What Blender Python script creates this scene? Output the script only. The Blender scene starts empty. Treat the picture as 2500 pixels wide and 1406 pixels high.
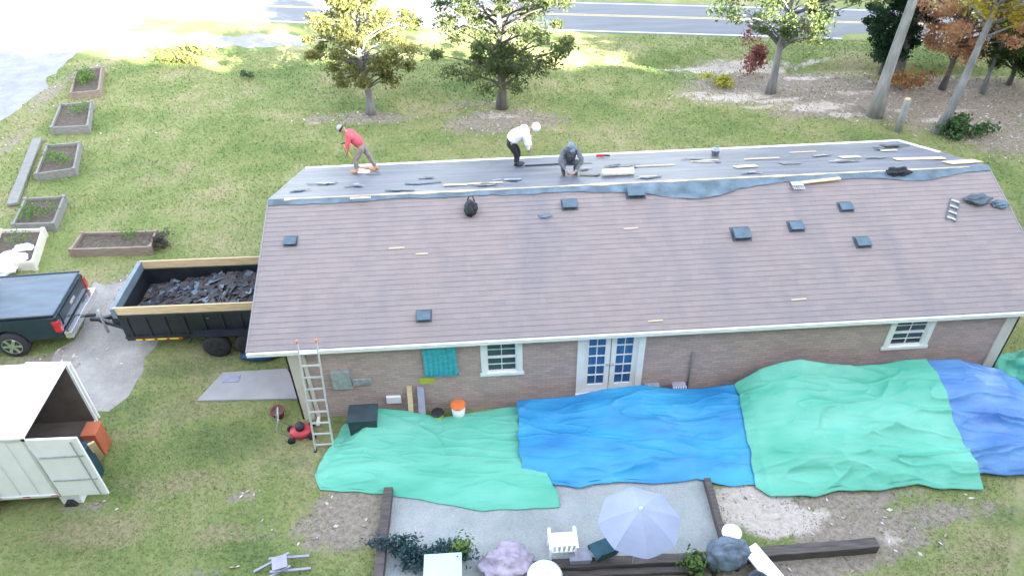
import bpy, math, random
import numpy as np
from mathutils import Vector, Matrix, noise as mnoise
R = math.radians
S = bpy.context.scene
COL = S.collection

# ------------------------------------------------------------------ camera, sky, sun, exposure
F, PITCH, ROLL, YAW = 1826.28, 0.675736, 0.0269318, 0.0389543      # focal length in pixels of the 2500 wide photograph
CAM = Vector((4.66411, -12.58455, 13.84525))
_r0 = Vector((math.cos(YAW), -math.sin(YAW), 0))
FWD = Vector((math.sin(YAW)*math.cos(PITCH), math.cos(YAW)*math.cos(PITCH), -math.sin(PITCH)))
_u0 = _r0.cross(FWD)
RT = _r0*math.cos(ROLL) - _u0*math.sin(ROLL)
UP = _r0*math.sin(ROLL) + _u0*math.cos(ROLL)
cd = bpy.data.cameras.new('camera'); cam = bpy.data.objects.new('camera', cd); COL.objects.link(cam)
M4 = Matrix((RT, UP, -FWD)).transposed().to_4x4(); M4.translation = CAM
cam.matrix_world = M4
cd.sensor_width = 36; cd.lens = F/2500*36; cd.clip_start = 0.1; cd.clip_end = 2000
S.camera = cam
SUN_EL, SUN_DIR = 21.0, Vector((-0.62, 0.78, 0)).normalized()        # horizontal way the light travels
w = bpy.data.worlds.new('World'); S.world = w; w.use_nodes = True
wn = w.node_tree; bg = wn.nodes['Background']; bg.inputs[1].default_value = 0.11
sky = wn.nodes.new('ShaderNodeTexSky'); sky.sky_type = 'NISHITA'; sky.sun_disc = False
sky.sun_elevation = R(SUN_EL); sky.sun_rotation = math.atan2(-SUN_DIR.x, -SUN_DIR.y)
hs = wn.nodes.new('ShaderNodeHueSaturation'); hs.inputs['Saturation'].default_value = 0.5
wn.links.new(sky.outputs[0], hs.inputs['Color']); wn.links.new(hs.outputs[0], bg.inputs[0])
sl = bpy.data.lights.new('sun', 'SUN'); sl.energy = 5.0; sl.angle = R(0.5); sl.color = (1, 0.93, 0.8)
so = bpy.data.objects.new('sun', sl); COL.objects.link(so)
ld = (SUN_DIR*math.cos(R(SUN_EL)) + Vector((0, 0, -math.sin(R(SUN_EL))))).normalized()
so.rotation_euler = ld.to_track_quat('-Z', 'Y').to_euler(); so.location = (20, -20, 30)
S.view_settings.view_transform = 'Standard'; S.view_settings.look = 'None'
S.view_settings.exposure = 3.55; S.view_settings.gamma = 1
S.cycles.max_bounces = 6; S.cycles.transparent_max_bounces = 12

# ------------------------------------------------------------------ helpers
def ray(px, py): return FWD + RT*((px-1250)/F) - UP*((py-703)/F)
def G(px, py, z=0.0):                        # point of the level plane at height z seen at this place of the photograph
    d = ray(px, py); return CAM + d*((z-CAM.z)/d.z)
def W(px, py, y=0.0):                        # the same for the upright plane of the front wall
    d = ray(px, py); return CAM + d*((y-CAM.y)/d.y)
HL, HW, HE, HR, OY, OX = 16.979, 7.709, 2.486, 3.887, 0.217, 0.777
RY = HW/2; SL = (HR-HE)/(RY+OY)
def PL(px, py, back=False, up=0.0):          # the same for the two roof slopes
    d = ray(px, py); s = -SL if not back else SL
    z0 = HR - SL*RY if not back else HR + SL*RY
    # z = z0 + k*y , k=+SL front, -SL back
    k = SL if not back else -SL
    t = (z0 + up + k*CAM.y - CAM.z)/(d.z - k*d.y)
    return CAM + d*t
def roofz(y): return HR - SL*abs(y-RY)

class MB:
    def __init__(s): s.v = []; s.f = []; s.m = []
    def add(s, vs, fs, mi=0):
        b = len(s.v); s.v += [tuple(v) for v in vs]; s.f += [tuple(i+b for i in f) for f in fs]; s.m += [mi]*len(fs); return s
    def box(s, c, d, rz=0, rot=None, mi=0):
        hx, hy, hz = d[0]/2, d[1]/2, d[2]/2
        m = rot if rot is not None else Matrix.Rotation(rz, 3, 'Z')
        vs = [Vector(c) + m @ Vector((x*hx, y*hy, z*hz)) for x in (-1, 1) for y in (-1, 1) for z in (-1, 1)]
        return s.add(vs, [(0,1,3,2),(4,6,7,5),(0,4,5,1),(2,3,7,6),(0,2,6,4),(1,5,7,3)], mi)
    def bar(s, a, b, wd, th, mi=0, up=Vector((0,0,1))):
        a = Vector(a); b = Vector(b); d = (b-a); L = d.length; d.normalize()
        x = d.cross(up)
        if x.length < 1e-3: x = Vector((1,0,0))
        x.normalize(); z = x.cross(d)
        m = Matrix((x, d, z)).transposed()
        return s.box((a+b)/2, (wd, L, th), rot=m, mi=mi)
    def tube(s, pts, r, n=8, mi=0, cap=True):
        pts = [Vector(p) for p in pts]; rs = r if isinstance(r, (list, tuple)) else [r]*len(pts)
        b = len(s.v); prev = None
        for i, p in enumerate(pts):
            d = (pts[min(i+1, len(pts)-1)] - pts[max(i-1, 0)]).normalized()
            x = d.orthogonal().normalized() if prev is None else (prev - d*prev.dot(d)).normalized()
            prev = x; y = d.cross(x)
            for k in range(n):
                a = 2*math.pi*k/n; s.v.append(tuple(p + (x*math.cos(a) + y*math.sin(a))*rs[i]))
        for i in range(len(pts)-1):
            for k in range(n):
                s.f.append((b+i*n+k, b+i*n+(k+1) % n, b+(i+1)*n+(k+1) % n, b+(i+1)*n+k)); s.m.append(mi)
        if cap:
            s.f.append(tuple(b+k for k in reversed(range(n)))); s.m.append(mi)
            s.f.append(tuple(b+(len(pts)-1)*n+k for k in range(n))); s.m.append(mi)
        return s
    def lathe(s, prof, c=(0,0,0), n=20, mi=0, rot=None, sx=1, sy=1):
        b = len(s.v); m = rot or Matrix.Identity(3)
        for r, z in prof:
            for k in range(n):
                a = 2*math.pi*k/n; s.v.append(tuple(Vector(c) + m @ Vector((r*math.cos(a)*sx, r*math.sin(a)*sy, z))))
        for i in range(len(prof)-1):
            for k in range(n):
                s.f.append((b+i*n+k, b+i*n+(k+1) % n, b+(i+1)*n+(k+1) % n, b+(i+1)*n+k)); s.m.append(mi)
        s.f.append(tuple(b+k for k in reversed(range(n)))); s.m.append(mi)
        s.f.append(tuple(b+(len(prof)-1)*n+k for k in range(n))); s.m.append(mi)
        return s
    def blob(s, c, d, seed=0, amp=.15, n=16, mi=0, fr=2.0, crease=0):
        b = len(s.v); c = Vector(c)
        rows = n//2
        for i in range(rows+1):
            th = math.pi*i/rows
            for k in range(n):
                a = 2*math.pi*k/n
                u = Vector((math.sin(th)*math.cos(a), math.sin(th)*math.sin(a), math.cos(th)))
                q = 1 + amp*mnoise.noise(u*fr + Vector((seed*7.3, seed*3.1, 0)))*2
                if crease:
                    n1 = mnoise.noise(u*fr*1.6 + Vector((seed, 5, 1))); n2 = mnoise.noise(u*fr*3.5 + Vector((3, seed, 1))); q += crease*(math.exp(-abs(n1)*12) + .6*math.exp(-abs(n2)*10) - .6)
                s.v.append(tuple(c + Vector((u.x*d[0], u.y*d[1], u.z*d[2]))*q))
        for i in range(rows):
            for k in range(n):
                s.f.append((b+i*n+k, b+(i+1)*n+k, b+(i+1)*n+(k+1) % n, b+i*n+(k+1) % n)); s.m.append(mi)
        return s
    def poly(s, pts, mi=0): return s.add(pts, [tuple(range(len(pts)))], mi)
    def build(s, name, mat, parent=None, smooth=False, bevel=0, loc=None):
        me = bpy.data.meshes.new(name); me.from_pydata(s.v, [], s.f)
        for m in (mat if isinstance(mat, (list, tuple)) else [mat]): me.materials.append(m)
        me.polygons.foreach_set('material_index', s.m)
        if smooth: me.polygons.foreach_set('use_smooth', [True]*len(s.f))
        me.update()
        o = bpy.data.objects.new(name, me); COL.objects.link(o)
        if parent is not None: o.parent = parent
        if loc is not None: o.location = loc
        if bevel:
            b = o.modifiers.new('bevel', 'BEVEL'); b.width = bevel; b.segments = 2; b.limit_method = 'ANGLE'
        return o
def tag(o, label=None, cat=None, group=None, kind=None):
    if label: o['label'] = label
    if cat: o['category'] = cat
    if group: o['group'] = group
    if kind: o['kind'] = kind
    return o
def thing(name, label, cat, loc=(0,0,0), rz=0, group=None):
    o = bpy.data.objects.new(name, None); COL.objects.link(o); o.empty_display_size = .2
    o.location = loc; o.rotation_euler = (0, 0, rz); return tag(o, label, cat, group)
def dup(root, loc=None, rz=None, label=None, group=None):
    kids = {}
    for q in bpy.data.objects:
        if q.parent: kids.setdefault(q.parent, []).append(q)
    def cp(o, par):
        c = o.copy(); COL.objects.link(c)
        if par: c.parent = par
        for ch in kids.get(o, []): cp(ch, c)
        return c
    c = cp(root, None)
    if loc is not None: c.location = loc
    if rz is not None: c.rotation_euler = (0, 0, rz)
    if label: c['label'] = label
    if group: c['group'] = group
    return c

# ------------------------------------------------------------------ materials
def mat(name, col, rough=.7, var=.15, scale=6, bump=0, metal=0, col2=None, spec=.4, trans=0, stretch=None, detail=4, coat=0):
    m = bpy.data.materials.new(name); m.use_nodes = True; nt = m.node_tree; N = nt.nodes; L = nt.links
    b = N['Principled BSDF']; b.inputs['Roughness'].default_value = rough; b.inputs['Metallic'].default_value = metal
    b.inputs['Specular IOR Level'].default_value = spec; b.inputs['Coat Weight'].default_value = coat
    tc = N.new('ShaderNodeTexCoord'); nz = N.new('ShaderNodeTexNoise'); nz.inputs['Scale'].default_value = scale
    nz.inputs['Detail'].default_value = detail
    if stretch:
        mp = N.new('ShaderNodeMapping'); mp.inputs['Scale'].default_value = stretch
        L.new(tc.outputs['Object'], mp.inputs[0]); L.new(mp.outputs[0], nz.inputs['Vector'])
    else: L.new(tc.outputs['Object'], nz.inputs['Vector'])
    cr = N.new('ShaderNodeValToRGB'); cr.color_ramp.elements[0].position = .3; cr.color_ramp.elements[1].position = .7
    c2 = col2 or tuple(min(1, c*(1+var)) for c in col); c1 = col if col2 else tuple(c*(1-var) for c in col)
    cr.color_ramp.elements[0].color = (*c1, 1); cr.color_ramp.elements[1].color = (*c2, 1)
    L.new(nz.outputs[0], cr.inputs[0]); L.new(cr.outputs[0], b.inputs['Base Color'])
    if bump:
        bp = N.new('ShaderNodeBump'); bp.inputs['Strength'].default_value = bump; bp.inputs['Distance'].default_value = .03
        n2 = N.new('ShaderNodeTexNoise'); n2.inputs['Scale'].default_value = scale*4; n2.inputs['Detail'].default_value = 5
        L.new(tc.outputs['Object'], n2.inputs['Vector']); L.new(n2.outputs[0], bp.inputs['Height']); L.new(bp.outputs[0], b.inputs['Normal'])
    if trans:
        t = N.new('ShaderNodeBsdfTranslucent'); mx = N.new('ShaderNodeMixShader'); mx.inputs[0].default_value = trans
        L.new(cr.outputs[0], t.inputs[0]); L.new(b.outputs[0], mx.inputs[1]); L.new(t.outputs[0], mx.inputs[2])
        L.new(mx.outputs[0], N['Material Output'].inputs[0])
    return m
def glass_mat(name, col, rough=.08):
    m = mat(name, col, rough, .1, 2, spec=.8); return m
M = {}
M['white'] = mat('white_paint', (.85,.85,.84), .45, .05, 3)
M['white_plastic'] = mat('white_plastic', (.9,.9,.9), .35, .04, 3)
M['cream'] = mat('cream_trim', (.66,.61,.53), .6, .08, 4)
M['gutter'] = mat('gutter_white', (.82,.83,.8), .35, .05, 2)
M['black_metal'] = mat('black_metal', (.018,.022,.028), .35, .3, 4, spec=.5)
M['dark'] = mat('dark_plastic', (.03,.033,.04), .5, .3, 8)
M['rubber'] = mat('rubber', (.03,.03,.032), .85, .2, 10)
M['chrome'] = mat('chrome', (.75,.77,.8), .2, .05, 5, metal=.9)
M['alu'] = mat('aluminium', (.8,.82,.85), .35, .06, 9, metal=.55)
M['galv'] = mat('galvanised', (.45,.47,.48), .5, .2, 12, metal=.5)
M['red'] = mat('red_paint', (.55,.05,.07), .4, .15, 5)
M['tail'] = mat('tail_lamp', (.5,.02,.03), .2, .2, 9, coat=.5)
M['orange'] = mat('orange_plastic', (.8,.2,.06), .45, .1, 5)
M['lumber'] = mat('new_lumber', (.62,.47,.28), .65, .18, 3, stretch=(1,12,12))
M['ply'] = mat('bare_plywood', (.62,.5,.34), .7, .15, 2, stretch=(2,10,10))
M['oldwood'] = mat('weathered_wood', (.22,.215,.2), .85, .25, 3, stretch=(1,10,10), bump=.3)
M['oldwood_red'] = mat('faded_red_wood', (.26,.2,.165), .85, .25, 3, stretch=(1,10,10), bump=.3)
M['timber'] = mat('dark_timber', (.1,.085,.08), .85, .35, 2.5, stretch=(1,8,8), bump=.4)
M['soil'] = mat('soil', (.1,.08,.06), .95, .4, 9, bump=.6)
M['concrete'] = mat('concrete', (.36,.35,.35), .85, .1, 2.2, bump=.15, detail=8)
M['bark'] = mat('bark', (.13,.12,.115), .9, .35, 6, bump=.6, stretch=(1,1,.25))
M['bark_pale'] = mat('pale_bark', (.27,.27,.265), .9, .3, 5, bump=.5, stretch=(1,1,.25))
M['bark_grey'] = mat('grey_bark', (.2,.2,.205), .9, .35, 5, bump=.5, stretch=(1,1,.25))
M['skin'] = mat('skin', (.42,.26,.18), .55, .08, 12)
M['denim'] = mat('grey_trousers', (.24,.21,.19), .85, .2, 14, bump=.2)
M['black_cloth'] = mat('black_cloth', (.02,.022,.027), .85, .3, 14, bump=.2)
M['red_shirt'] = mat('red_shirt', (.62,.1,.13), .8, .1, 12, bump=.2)
M['white_cloth'] = mat('white_cloth', (.8,.82,.84), .8, .04, 10, bump=.2)
M['grey_cloth'] = mat('grey_cloth', (.14,.15,.17), .85, .2, 12, bump=.2)
M['blue_cap'] = mat('blue_grey_cap', (.17,.24,.35), .8, .1, 12)
M['grey_cap'] = mat('pale_grey_cap', (.38,.42,.42), .8, .1, 12)
M['tan_boot'] = mat('tan_boot', (.5,.28,.16), .7, .15, 12)
M['hair'] = mat('hair', (.03,.022,.018), .7, .2, 20)
M['green_leaf'] = mat('plant_leaf', (.07,.15,.035), .6, .4, 4, trans=.3, col2=(.16,.26,.05))
M['teal_cloth'] = mat('turquoise_fabric', (.06,.42,.48), .7, .2, 5, bump=.2, stretch=(1,1,4))
M['umbrella'] = mat('umbrella_fabric', (.36,.4,.53), .75, .06, 3, trans=.2)
M['screen'] = mat('dark_screen', (.03,.06,.08), .3, .3, 2)
M['window_glass'] = glass_mat('window_glass', (.035,.06,.075), .06)
M['blue_blind'] = mat('blue_curtain', (.05,.14,.32), .15, .25, 3, stretch=(6,1,.5), spec=.7)
M['lavender'] = mat('lavender_plastic', (.34,.33,.42), .6, .15, 6)
M['yellow'] = mat('yellow_paint', (.7,.52,.06), .5, .12, 6)
M['rake'] = mat('grey_brown_rake', (.3,.28,.3), .7, .1, 4)
M['shade_liner'] = mat('shade_dark_liner', (.12,.1,.085), .8, .2, 3)  # dark colour stands in for the shade inside the open trailer
M['lime'] = mat('lime_plastic', (.45,.5,.05), .6, .15, 5)
M['felt_grey'] = mat('torn_underlayment', (.12,.17,.21), .7, .35, 2.5, bump=.35)
M['metal_blue'] = mat('vent_metal', (.08,.1,.125), .45, .3, 5)
M['vent_top'] = mat('vent_top_metal', (.1,.15,.19), .6, .2, 5, metal=.2)

# node materials written out: brick, shingles, felt, ground
def tex_base(name, rough):
    m = bpy.data.materials.new(name); m.use_nodes = True; N = m.node_tree.nodes; L = m.node_tree.links
    b = N['Principled BSDF']; b.inputs['Roughness'].default_value = rough; return m, N, L, b
def ramp(N, pts):
    r = N.new('ShaderNodeValToRGB'); e = r.color_ramp.elements
    while len(e) < len(pts): e.new(.5)
    for i, (p, c) in enumerate(pts): e[i].position = p; e[i].color = (*c, 1)
    return r
def noise(N, L, vec, scale, detail=5, rough=.55):
    n = N.new('ShaderNodeTexNoise'); n.inputs['Scale'].default_value = scale; n.inputs['Detail'].default_value = detail
    n.inputs['Roughness'].default_value = rough; L.new(vec, n.inputs['Vector']); return n.outputs[0]
def mixc(N, L, f, a, b, mode='MIX'):
    x = N.new('ShaderNodeMix'); x.data_type = 'RGBA'; x.blend_type = mode
    for s, v in ((0, f), (6, a), (7, b)):
        if hasattr(v, 'is_linked') or hasattr(v, 'links'): L.new(v, x.inputs[s])
        else: x.inputs[s].default_value = v if s == 0 else (*v, 1)
    return x.outputs[2]
def brick_mat():
    m, N, L, b = tex_base('brick_wall', .9)
    g = N.new('ShaderNodeNewGeometry'); sp = N.new('ShaderNodeSeparateXYZ'); L.new(g.outputs['Position'], sp.inputs[0])
    ad = N.new('ShaderNodeMath'); L.new(sp.outputs[0], ad.inputs[0]); L.new(sp.outputs[1], ad.inputs[1])
    cb = N.new('ShaderNodeCombineXYZ'); L.new(ad.outputs[0], cb.inputs[0]); L.new(sp.outputs[2], cb.inputs[1])
    br = N.new('ShaderNodeTexBrick'); L.new(cb.outputs[0], br.inputs['Vector'])
    for k, v in (('Scale', 1), ('Mortar Size', .007), ('Mortar Smooth', .2), ('Brick Width', .215), ('Row Height', .076), ('Bias', -.1)): br.inputs[k].default_value = v
    br.inputs['Color1'].default_value = (.6,.43,.38,1); br.inputs['Color2'].default_value = (.4,.31,.29,1); br.inputs['Mortar'].default_value = (.34,.3,.285,1)
    n = noise(N, L, cb.outputs[0], 1.3, 6); c = mixc(N, L, .3, br.outputs[0], ramp_out(N, L, n, [(.3,(.38,.3,.285)),(.7,(.52,.4,.36))]))
    L.new(c, b.inputs['Base Color'])
    bp = N.new('ShaderNodeBump'); bp.inputs['Strength'].default_value = .8; bp.inputs['Distance'].default_value = .012; bp.invert = True
    L.new(br.outputs['Fac'], bp.inputs['Height']); L.new(bp.outputs[0], b.inputs['Normal']); return m
def ramp_out(N, L, v, pts):
    r = ramp(N, pts); L.new(v, r.inputs[0]); return r.outputs[0]
def shingle_mat():
    m, N, L, b = tex_base('brown_shingles', .9)
    g = N.new('ShaderNodeNewGeometry'); sp = N.new('ShaderNodeSeparateXYZ'); L.new(g.outputs['Position'], sp.inputs[0])
    dv = N.new('ShaderNodeMath'); dv.operation = 'MULTIPLY'; dv.inputs[1].default_value = 1/math.cos(math.atan(SL)); L.new(sp.outputs[1], dv.inputs[0])
    a2 = N.new('ShaderNodeMath'); a2.inputs[1].default_value = OY/math.cos(math.atan(SL)) + 14.3*10; L.new(dv.outputs[0], a2.inputs[0])
    cb = N.new('ShaderNodeCombineXYZ'); L.new(sp.outputs[0], cb.inputs[0]); L.new(a2.outputs[0], cb.inputs[1])
    br = N.new('ShaderNodeTexBrick'); L.new(cb.outputs[0], br.inputs['Vector'])
    for k, v in (('Scale', 1), ('Mortar Size', .003), ('Brick Width', .305), ('Row Height', .143), ('Bias', 0)): br.inputs[k].default_value = v
    br.inputs['Color1'].default_value = (.3,.245,.235,1); br.inputs['Color2'].default_value = (.22,.185,.185,1); br.inputs['Mortar'].default_value = (.2,.17,.17,1)
    big = noise(N, L, cb.outputs[0], .45, 4); mid = noise(N, L, cb.outputs[0], 3, 5); fine = noise(N, L, cb.outputs[0], 90, 2)
    c = mixc(N, L, .45, br.outputs[0], ramp_out(N, L, big, [(.35,(.22,.195,.205)),(.65,(.3,.235,.21))]))
    c = mixc(N, L, .25, c, ramp_out(N, L, mid, [(.3,(.17,.165,.18)),(.7,(.36,.28,.25))]))
    c = mixc(N, L, .3, c, ramp_out(N, L, fine, [(.3,(.12,.11,.11)),(.7,(.44,.37,.34))]))
    mp = N.new('ShaderNodeMapping'); mp.inputs['Scale'].default_value = (.8, .16, 1); L.new(cb.outputs[0], mp.inputs[0])
    st = noise(N, L, mp.outputs[0], 1, 5)
    c = mixc(N, L, ramp_out(N, L, st, [(.52,(0,0,0)),(.75,(.5,.5,.5))]), c, (.15,.15,.175))
    L.new(c, b.inputs['Base Color'])
    bp = N.new('ShaderNodeBump'); bp.inputs['Strength'].default_value = .4; bp.inputs['Distance'].default_value = .01
    L.new(fine, bp.inputs['Height']); L.new(bp.outputs[0], b.inputs['Normal']); return m
def felt_mat():
    m, N, L, b = tex_base('grey_underlayment', .5)
    b.inputs['Specular IOR Level'].default_value = .5
    g = N.new('ShaderNodeNewGeometry'); p = g.outputs['Position']
    mp = N.new('ShaderNodeMapping'); mp.inputs['Scale'].default_value = (.35, 3, 3); L.new(p, mp.inputs[0])
    a = noise(N, L, mp.outputs[0], 1.2, 6); c = ramp_out(N, L, a, [(.3,(.08,.085,.11)),(.55,(.125,.133,.17)),(.75,(.18,.19,.235))])
    sp = N.new('ShaderNodeSeparateXYZ'); L.new(p, sp.inputs[0])
    wv = N.new('ShaderNodeMath'); wv.operation = 'MODULO'; wv.inputs[1].default_value = .92; L.new(sp.outputs[1], wv.inputs[0])
    c = mixc(N, L, ramp_out(N, L, wv.outputs[0], [(0,(.7,.7,.7)),(.03,(0,0,0))]), c, (.07,.075,.09))
    L.new(c, b.inputs['Base Color'])
    bp = N.new('ShaderNodeBump'); bp.inputs['Strength'].default_value = .5; bp.inputs['Distance'].default_value = .03
    L.new(a, bp.inputs['Height']); L.new(bp.outputs[0], b.inputs['Normal']); return m
GREEN = [(.30,(.075,.115,.035)),(.45,(.13,.17,.055)),(.58,(.19,.21,.085)),(.72,(.26,.235,.13))]
def ground_mat():
    m, N, L, b = tex_base('lawn_ground', .95); b.inputs['Specular IOR Level'].default_value = .1
    g = N.new('ShaderNodeNewGeometry'); p = g.outputs['Position']
    a = noise(N, L, p, .33, 8, .62); f = noise(N, L, p, 9, 6, .7)
    mx = N.new('ShaderNodeMath'); mx.operation = 'MULTIPLY_ADD'; mx.inputs[1].default_value = .35; L.new(f, mx.inputs[0])
    sc = N.new('ShaderNodeMath'); sc.operation = 'MULTIPLY'; sc.inputs[1].default_value = .65; L.new(a, sc.inputs[0]); L.new(sc.outputs[0], mx.inputs[2])
    c = ramp_out(N, L, mx.outputs[0], [(.36,(.105,.155,.05)),(.45,(.165,.21,.07)),(.53,(.23,.25,.1)),(.62,(.33,.29,.17))])
    at = N.new('ShaderNodeAttribute'); at.attribute_name = 'dirt'; as_ = N.new('ShaderNodeAttribute'); as_.attribute_name = 'sand'
    ad = N.new('ShaderNodeAttribute'); ad.attribute_name = 'dry'
    dk = N.new('ShaderNodeAttribute'); dk.attribute_name = 'lush'
    def soft(attr, sc_, k=1.0):
        n = noise(N, L, p, sc_, 6, .7); q = N.new('ShaderNodeMath'); q.operation = 'ADD'; L.new(attr.outputs['Fac'], q.inputs[0]); L.new(n, q.inputs[1])
        return ramp_out(N, L, q.outputs[0], [(.78,(0,0,0)),(1.15 if sc_ > 3 else 1.3,(k,k,k))])
    c = mixc(N, L, soft(dk, 1.5, .45), c, ramp_out(N, L, f, [(.3,(.045,.085,.035)),(.7,(.12,.15,.07))]))
    c = mixc(N, L, soft(ad, .8, .8), c, ramp_out(N, L, f, [(.3,(.2,.17,.09)),(.7,(.36,.31,.19))]))
    c = mixc(N, L, soft(at, 2.5, .9), c, ramp_out(N, L, f, [(.3,(.17,.135,.115)),(.7,(.37,.31,.27))]))
    c = mixc(N, L, soft(as_, 2.5, .95), c, ramp_out(N, L, f, [(.3,(.38,.32,.28)),(.7,(.62,.55,.49))]))
    L.new(c, b.inputs['Base Color'])
    bp = N.new('ShaderNodeBump'); bp.inputs['Strength'].default_value = .6; bp.inputs['Distance'].default_value = .05
    L.new(f, bp.inputs['Height']); L.new(bp.outputs[0], b.inputs['Normal']); return m
def gravel_mat(name, c1, c2, sc=14):
    m, N, L, b = tex_base(name, .95)
    g = N.new('ShaderNodeNewGeometry'); p = g.outputs['Position']
    v = N.new('ShaderNodeTexVoronoi'); v.inputs['Scale'].default_value = sc*2; L.new(p, v.inputs['Vector'])
    a = noise(N, L, p, .8, 7, .65); c = ramp_out(N, L, a, [(.3, c1), (.7, c2)])
    c = mixc(N, L, .16, c, v.outputs['Color'], 'SOFT_LIGHT')
    h = N.new('ShaderNodeHueSaturation'); h.inputs['Saturation'].default_value = .6; L.new(c, h.inputs['Color'])
    L.new(h.outputs[0], b.inputs['Base Color'])
    bp = N.new('ShaderNodeBump'); bp.inputs['Strength'].default_value = .6; bp.inputs['Distance'].default_value = .03
    L.new(v.outputs['Distance'], bp.inputs['Height']); L.new(bp.outputs[0], b.inputs['Normal']); return m
M['brick'] = brick_mat(); M['shingle'] = shingle_mat(); M['felt'] = felt_mat(); M['ground'] = ground_mat()
M['gravel'] = gravel_mat('white_gravel', (.2,.2,.21), (.33,.33,.34)); M['gravel_grey'] = gravel_mat('grey_gravel', (.25,.215,.185), (.42,.375,.33))
M['asphalt'] = mat('worn_asphalt', (.16,.17,.185), .8, .12, 1.2, stretch=(.3,2,1), bump=.2, detail=8)
M['line_white'] = mat('road_line_white', (.8,.8,.8), .6, .08, 8); M['line_yellow'] = mat('road_line_yellow', (.72,.55,.22), .6, .1, 8)
M['patio'] = gravel_mat('pale_pea_gravel', (.26,.305,.3), (.4,.44,.43), 18)

# ------------------------------------------------------------------ ground fields (where the soil is bare, sandy, dry or lush)
rng = np.random.default_rng(5)
def ell(x, y, px, py, rx, ry, k=1.0):
    g = G(px, py); d = np.sqrt(((x-g.x)/rx)**2 + ((y-g.y)/ry)**2); return np.clip(1.25 - d, 0, 1)*k
DIRT = [(905,285,2.6,.9,.6),(1225,300,3.2,1.3,.75),(1150,260,3,1,.4),(770,290,1,.5,.6),(1900,210,5,2.4,.85),(2150,240,5.5,2.6,.9),(2350,250,5,3.6,.9),(2450,330,3,2.4,.65),(2050,270,4,1,.7),
        (850,1290,1.6,.8,.7),(860,1230,1.3,.5,.8),(1900,1380,3,.5,.8),(2100,1300,2.2,.9,.75),(2050,1220,2.5,.5,.6),(2300,1250,1.5,.5,.55),(1500,1400,4,.4,.8),(200,1240,1,.3,.5),
        (640,1290,.8,.4,.4),(130,880,2,.5,.6),(330,690,1.2,.7,.6),(600,1210,.7,.3,.5),(120,230,.8,3,.5),(30,350,.7,3,.4),(300,330,2,.8,.2),(210,180,1.3,1.6,.6),(480,1400,1.2,.3,.4),(2420,1240,.8,.3,.5)]
SAND = [(1950,190,2.2,.4,.55),(2080,225,1.8,.35,.5),(1990,150,1.5,.3,.5),(2120,200,1.2,.3,.45),(1900,250,1.6,.35,.6),(2060,285,1.6,.3,.55),(2200,265,1.2,.3,.45),(2330,270,1.4,.3,.45),(1640,172,1,.3,.5),(1850,265,1.4,.3,.5),(2350,215,1.5,.4,.35),(1800,160,3.2,1.1,.75),(1690,162,2,.5,.75),(1790,240,2.6,.8,.55),(2000,265,2.2,.6,.6),(1700,230,1.2,.4,.5),(2290,290,1.6,.5,.5),(2400,310,1.3,.6,.5),(1220,290,1.5,.5,.45),
        (1840,1210,1.2,.45,.9),(1900,1270,1.1,.5,.95),(1820,1240,.8,.6,.9),(2180,1310,.4,.25,.6),(2010,1255,.5,.12,.7),(600,870,.4,.1,.3),(1420,148,.8,.25,.5),(770,297,.5,.2,.5)]
DRY = [(250,1290,2,.7,.55),(420,1180,2.2,.7,.5),(560,1300,1.5,.5,.5),(330,1060,1.6,.5,.45),(520,1010,1.4,.4,.4),(400,420,4,2,.35),(560,260,4,2,.3),(1250,345,7,1.0,.35),(2440,1330,1.5,.5,.5),(300,300,3,2,.25),(350,520,3,2,.3),(500,450,3,1.5,.25),(100,700,3,.8,.5),(450,600,2,.8,.3),(2350,1390,2,.4,.5),(300,1100,2,.5,.25),(350,1260,2,.5,.35),(60,300,1.5,5,.45),(620,1150,2,.8,.3),(1450,380,5,.6,.2),(230,660,2,.8,.45)]
LUSH = [(200,1330,2.5,.7,.4),(400,1000,2.5,1.2,.4),(330,1180,2,.7,.35),(600,1350,2,.5,.4),(2450,1350,1.5,.4,.3),(450,900,2,.6,.6),(300,1000,1.5,.8,.5),(560,1080,1.8,.9,.65),(700,1130,1,.5,.5),(1650,330,5,1.6,.35),(2460,560,2.5,4,.6),(2450,1260,1,.6,.5),(2100,335,3,.8,.4),(1500,110,9,1,.3),(600,860,1.6,.5,.7),(2050,120,6,.8,.4),(300,230,1.4,5,.2),(250,1360,2,.5,.4),(520,1330,2,.5,.35)]
def field(tab, x, y):
    o = np.zeros_like(x)
    for t in tab: o = np.maximum(o, ell(x, y, *t))
    return o
def axis(lo, hi, st, far):
    a = list(np.arange(lo, hi+1e-6, st)); s = st; l = [a[0]]; r = [a[-1]]
    while l[-1] > -far: s *= 1.35; l.append(l[-1]-s)
    s = st
    while r[-1] < far: s *= 1.35; r.append(r[-1]+s)
    return np.array(l[:0:-1] + a + r[1:])
gx = axis(-26, 38, .3, 500); gy = axis(-8, 34, .25, 500)
XX, YY = np.meshgrid(gx, gy); xs = XX.ravel(); ys = YY.ravel()
def gz(x, y):                               # gentle swells, a ditch before the road; flat round the house
    m = np.clip((y-10)/6, 0, 1) * np.clip((23.8-y)/1.5, 0, 1) * np.clip((x+10)/3, 0, 1)
    z = m*(.10*np.sin(x*.55+1.3)*np.cos(y*.6) + .05*np.sin(x*1.3+y*.9))
    yd = 21.0 + .35 - .17*(x-10)
    z = z - .28*np.exp(-((y-yd)/.45)**2)*np.clip((x-2)/4, 0, 1)*np.clip((40-x)/8, 0, 1)
    return z
zs = gz(xs, ys)
nx, ny = len(gx), len(gy)
ii = (np.arange(ny-1)[:, None]*nx + np.arange(nx-1)[None, :]).ravel()
fc = np.stack([ii, ii+1, ii+nx+1, ii+nx], 1)
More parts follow.
